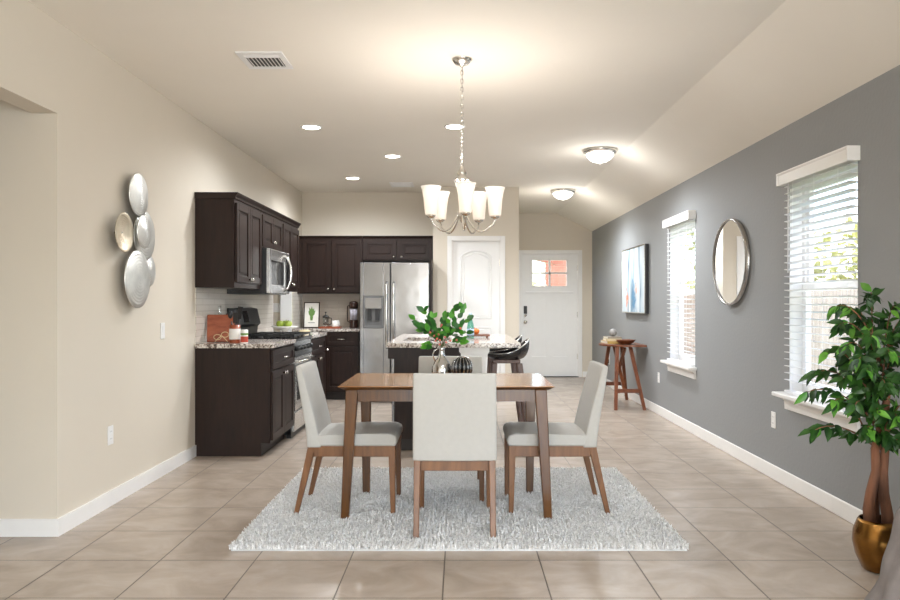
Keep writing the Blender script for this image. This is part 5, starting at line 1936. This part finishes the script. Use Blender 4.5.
grid = []
for i in range(nu + 1):
    t = i / nu
    row = []
    x, z = along(t)
    side = max(0.0, (t - 0.34) / 0.66)
    for j in range(nv + 1):
        s = j / nv
        y = 2.36 + 0.62 * s + 0.03 * math.sin(t * 5 + s * 2) * side
        fold = 0.026 * math.sin(s * 17 + t * 9 + 1.2 * math.sin(t * 4)) + 0.010 * math.sin(t * 34 + s * 11) + 0.012 * math.sin(s * 37 + t * 6)
        row.append(bm.verts.new((x - fold * side * (1.0 if t < 0.93 else 0.5) - 0.02 * side, y, max(0.012, z + 0.010 * (1 - side) * math.sin(s * 15 + t * 9) + 0.010 * (1 - side) + 0.004 * math.sin(s * 29)))))
    grid.append(row)
for i in range(nu):
    for j in range(nv):
        f = bm.faces.new((grid[i][j], grid[i + 1][j], grid[i + 1][j + 1], grid[i][j + 1]))
        f.smooth = True
o = solo(mb, 'throw_blanket', 'throw', 'soft grey throw blanket spilling onto the floor beside the brass pot', 'blanket')
sm = o.modifiers.new('thick', 'SOLIDIFY')
sm.thickness = 0.008
sm.offset = 1.0

# ------------------------------------------------------------------ outdoors seen through the windows
struct(MB().box(-14, 2.36, YE + 0.25, 34, -0.25, -0.15).box(2.42, 26, -16, 34, -0.25, -0.15), 'ground', 'lawn')
r = thing('yard_fence', 'cedar plank fence outside the side windows', 'fence', (6.2, 10, -0.15))
mb = MB()
y = -4.0
while y < 26:
    mb.box(6.19, 6.21, y, y + 0.135, -0.15, 1.50 + 0.012 * math.sin(y * 7))
    y += 0.142
mb.build('pickets', 'fence', r)
mb = MB().box(6.21, 6.25, -4, 26, 0.15, 0.24).box(6.21, 6.25, -4, 26, 1.15, 1.24)
mb.build('rails', 'fence', r)


def tree(label, x, y, h, rad, seed):
    r = thing('yard_tree', label, 'tree', (x, y, -0.16))
    MB().tube([(0, 0, 0), (0.05, 0.03, h * 0.35), (0.0, 0.08, h * 0.6), (0.06, 0.0, h * 0.85)], 0.13, 10, 0.04).build('trunk', 'bark', r, world=False)
    rg = random.Random(seed)
    mb = MB()
    for _ in range(420):
        u, v = rg.uniform(0, 2 * PI), rg.uniform(-1, 1)
        q = rg.random() ** 0.4
        s = math.sqrt(1 - v * v)
        p = Vector((math.cos(u) * s * rad * q, math.sin(u) * s * rad * q, h * 0.62 + v * rad * 0.85 * q))
        L = rg.uniform(0.16, 0.3)
        mb.leaf(p, (rg.uniform(-1, 1), rg.uniform(-1, 1), rg.uniform(-0.8, 0.5)), (rg.uniform(-1, 1), rg.uniform(-1, 1), 1), L, L * 0.6)
    mb.build('crown', 'treeleaf', r, world=False)


tree('yellow green tree behind the fence outside the near window', 7.8, 14.2, 3.3, 1.35, 1)
tree('yellow green tree behind the fence outside the far window', 7.6, 22.0, 4.6, 1.9, 2)
tree('tree in front of the brick house beyond the front door', 1.25, 17.6, 2.3, 0.65, 3)
r = thing('brick_house', 'pink brick house front seen through the front door window', 'house', (4.0, 20.6, -0.15))
MB().box(2.35, 5.6, 20.4, 21.4, -0.15, 2.9).build('wall', 'brick', r)
MB().prism([(20.0, 2.9), (21.6, 2.9), (21.6, 4.6)], 'x', 2.1, 5.8).build('roof', 'roofing', r)
r2 = thing('brick_porch', 'pink brick porch gable outside the front door, upper left', 'porch', (1.0, 15.2, -0.15))
MB().prism([(0.1, 2.9), (0.1, 2.42), (1.95, 2.02), (2.95, 2.0), (2.95, 2.9)], 'y', 15.0, 15.2).build('gable', 'brick', r2)
MB().box(2.25, 2.95, 15.0, 15.2, -0.15, 2.0).build('pillar', 'brick', r2)
MB().box(-0.3, 0.1, 15.0, 15.2, -0.15, 2.9).build('pillar', 'brick', r2)
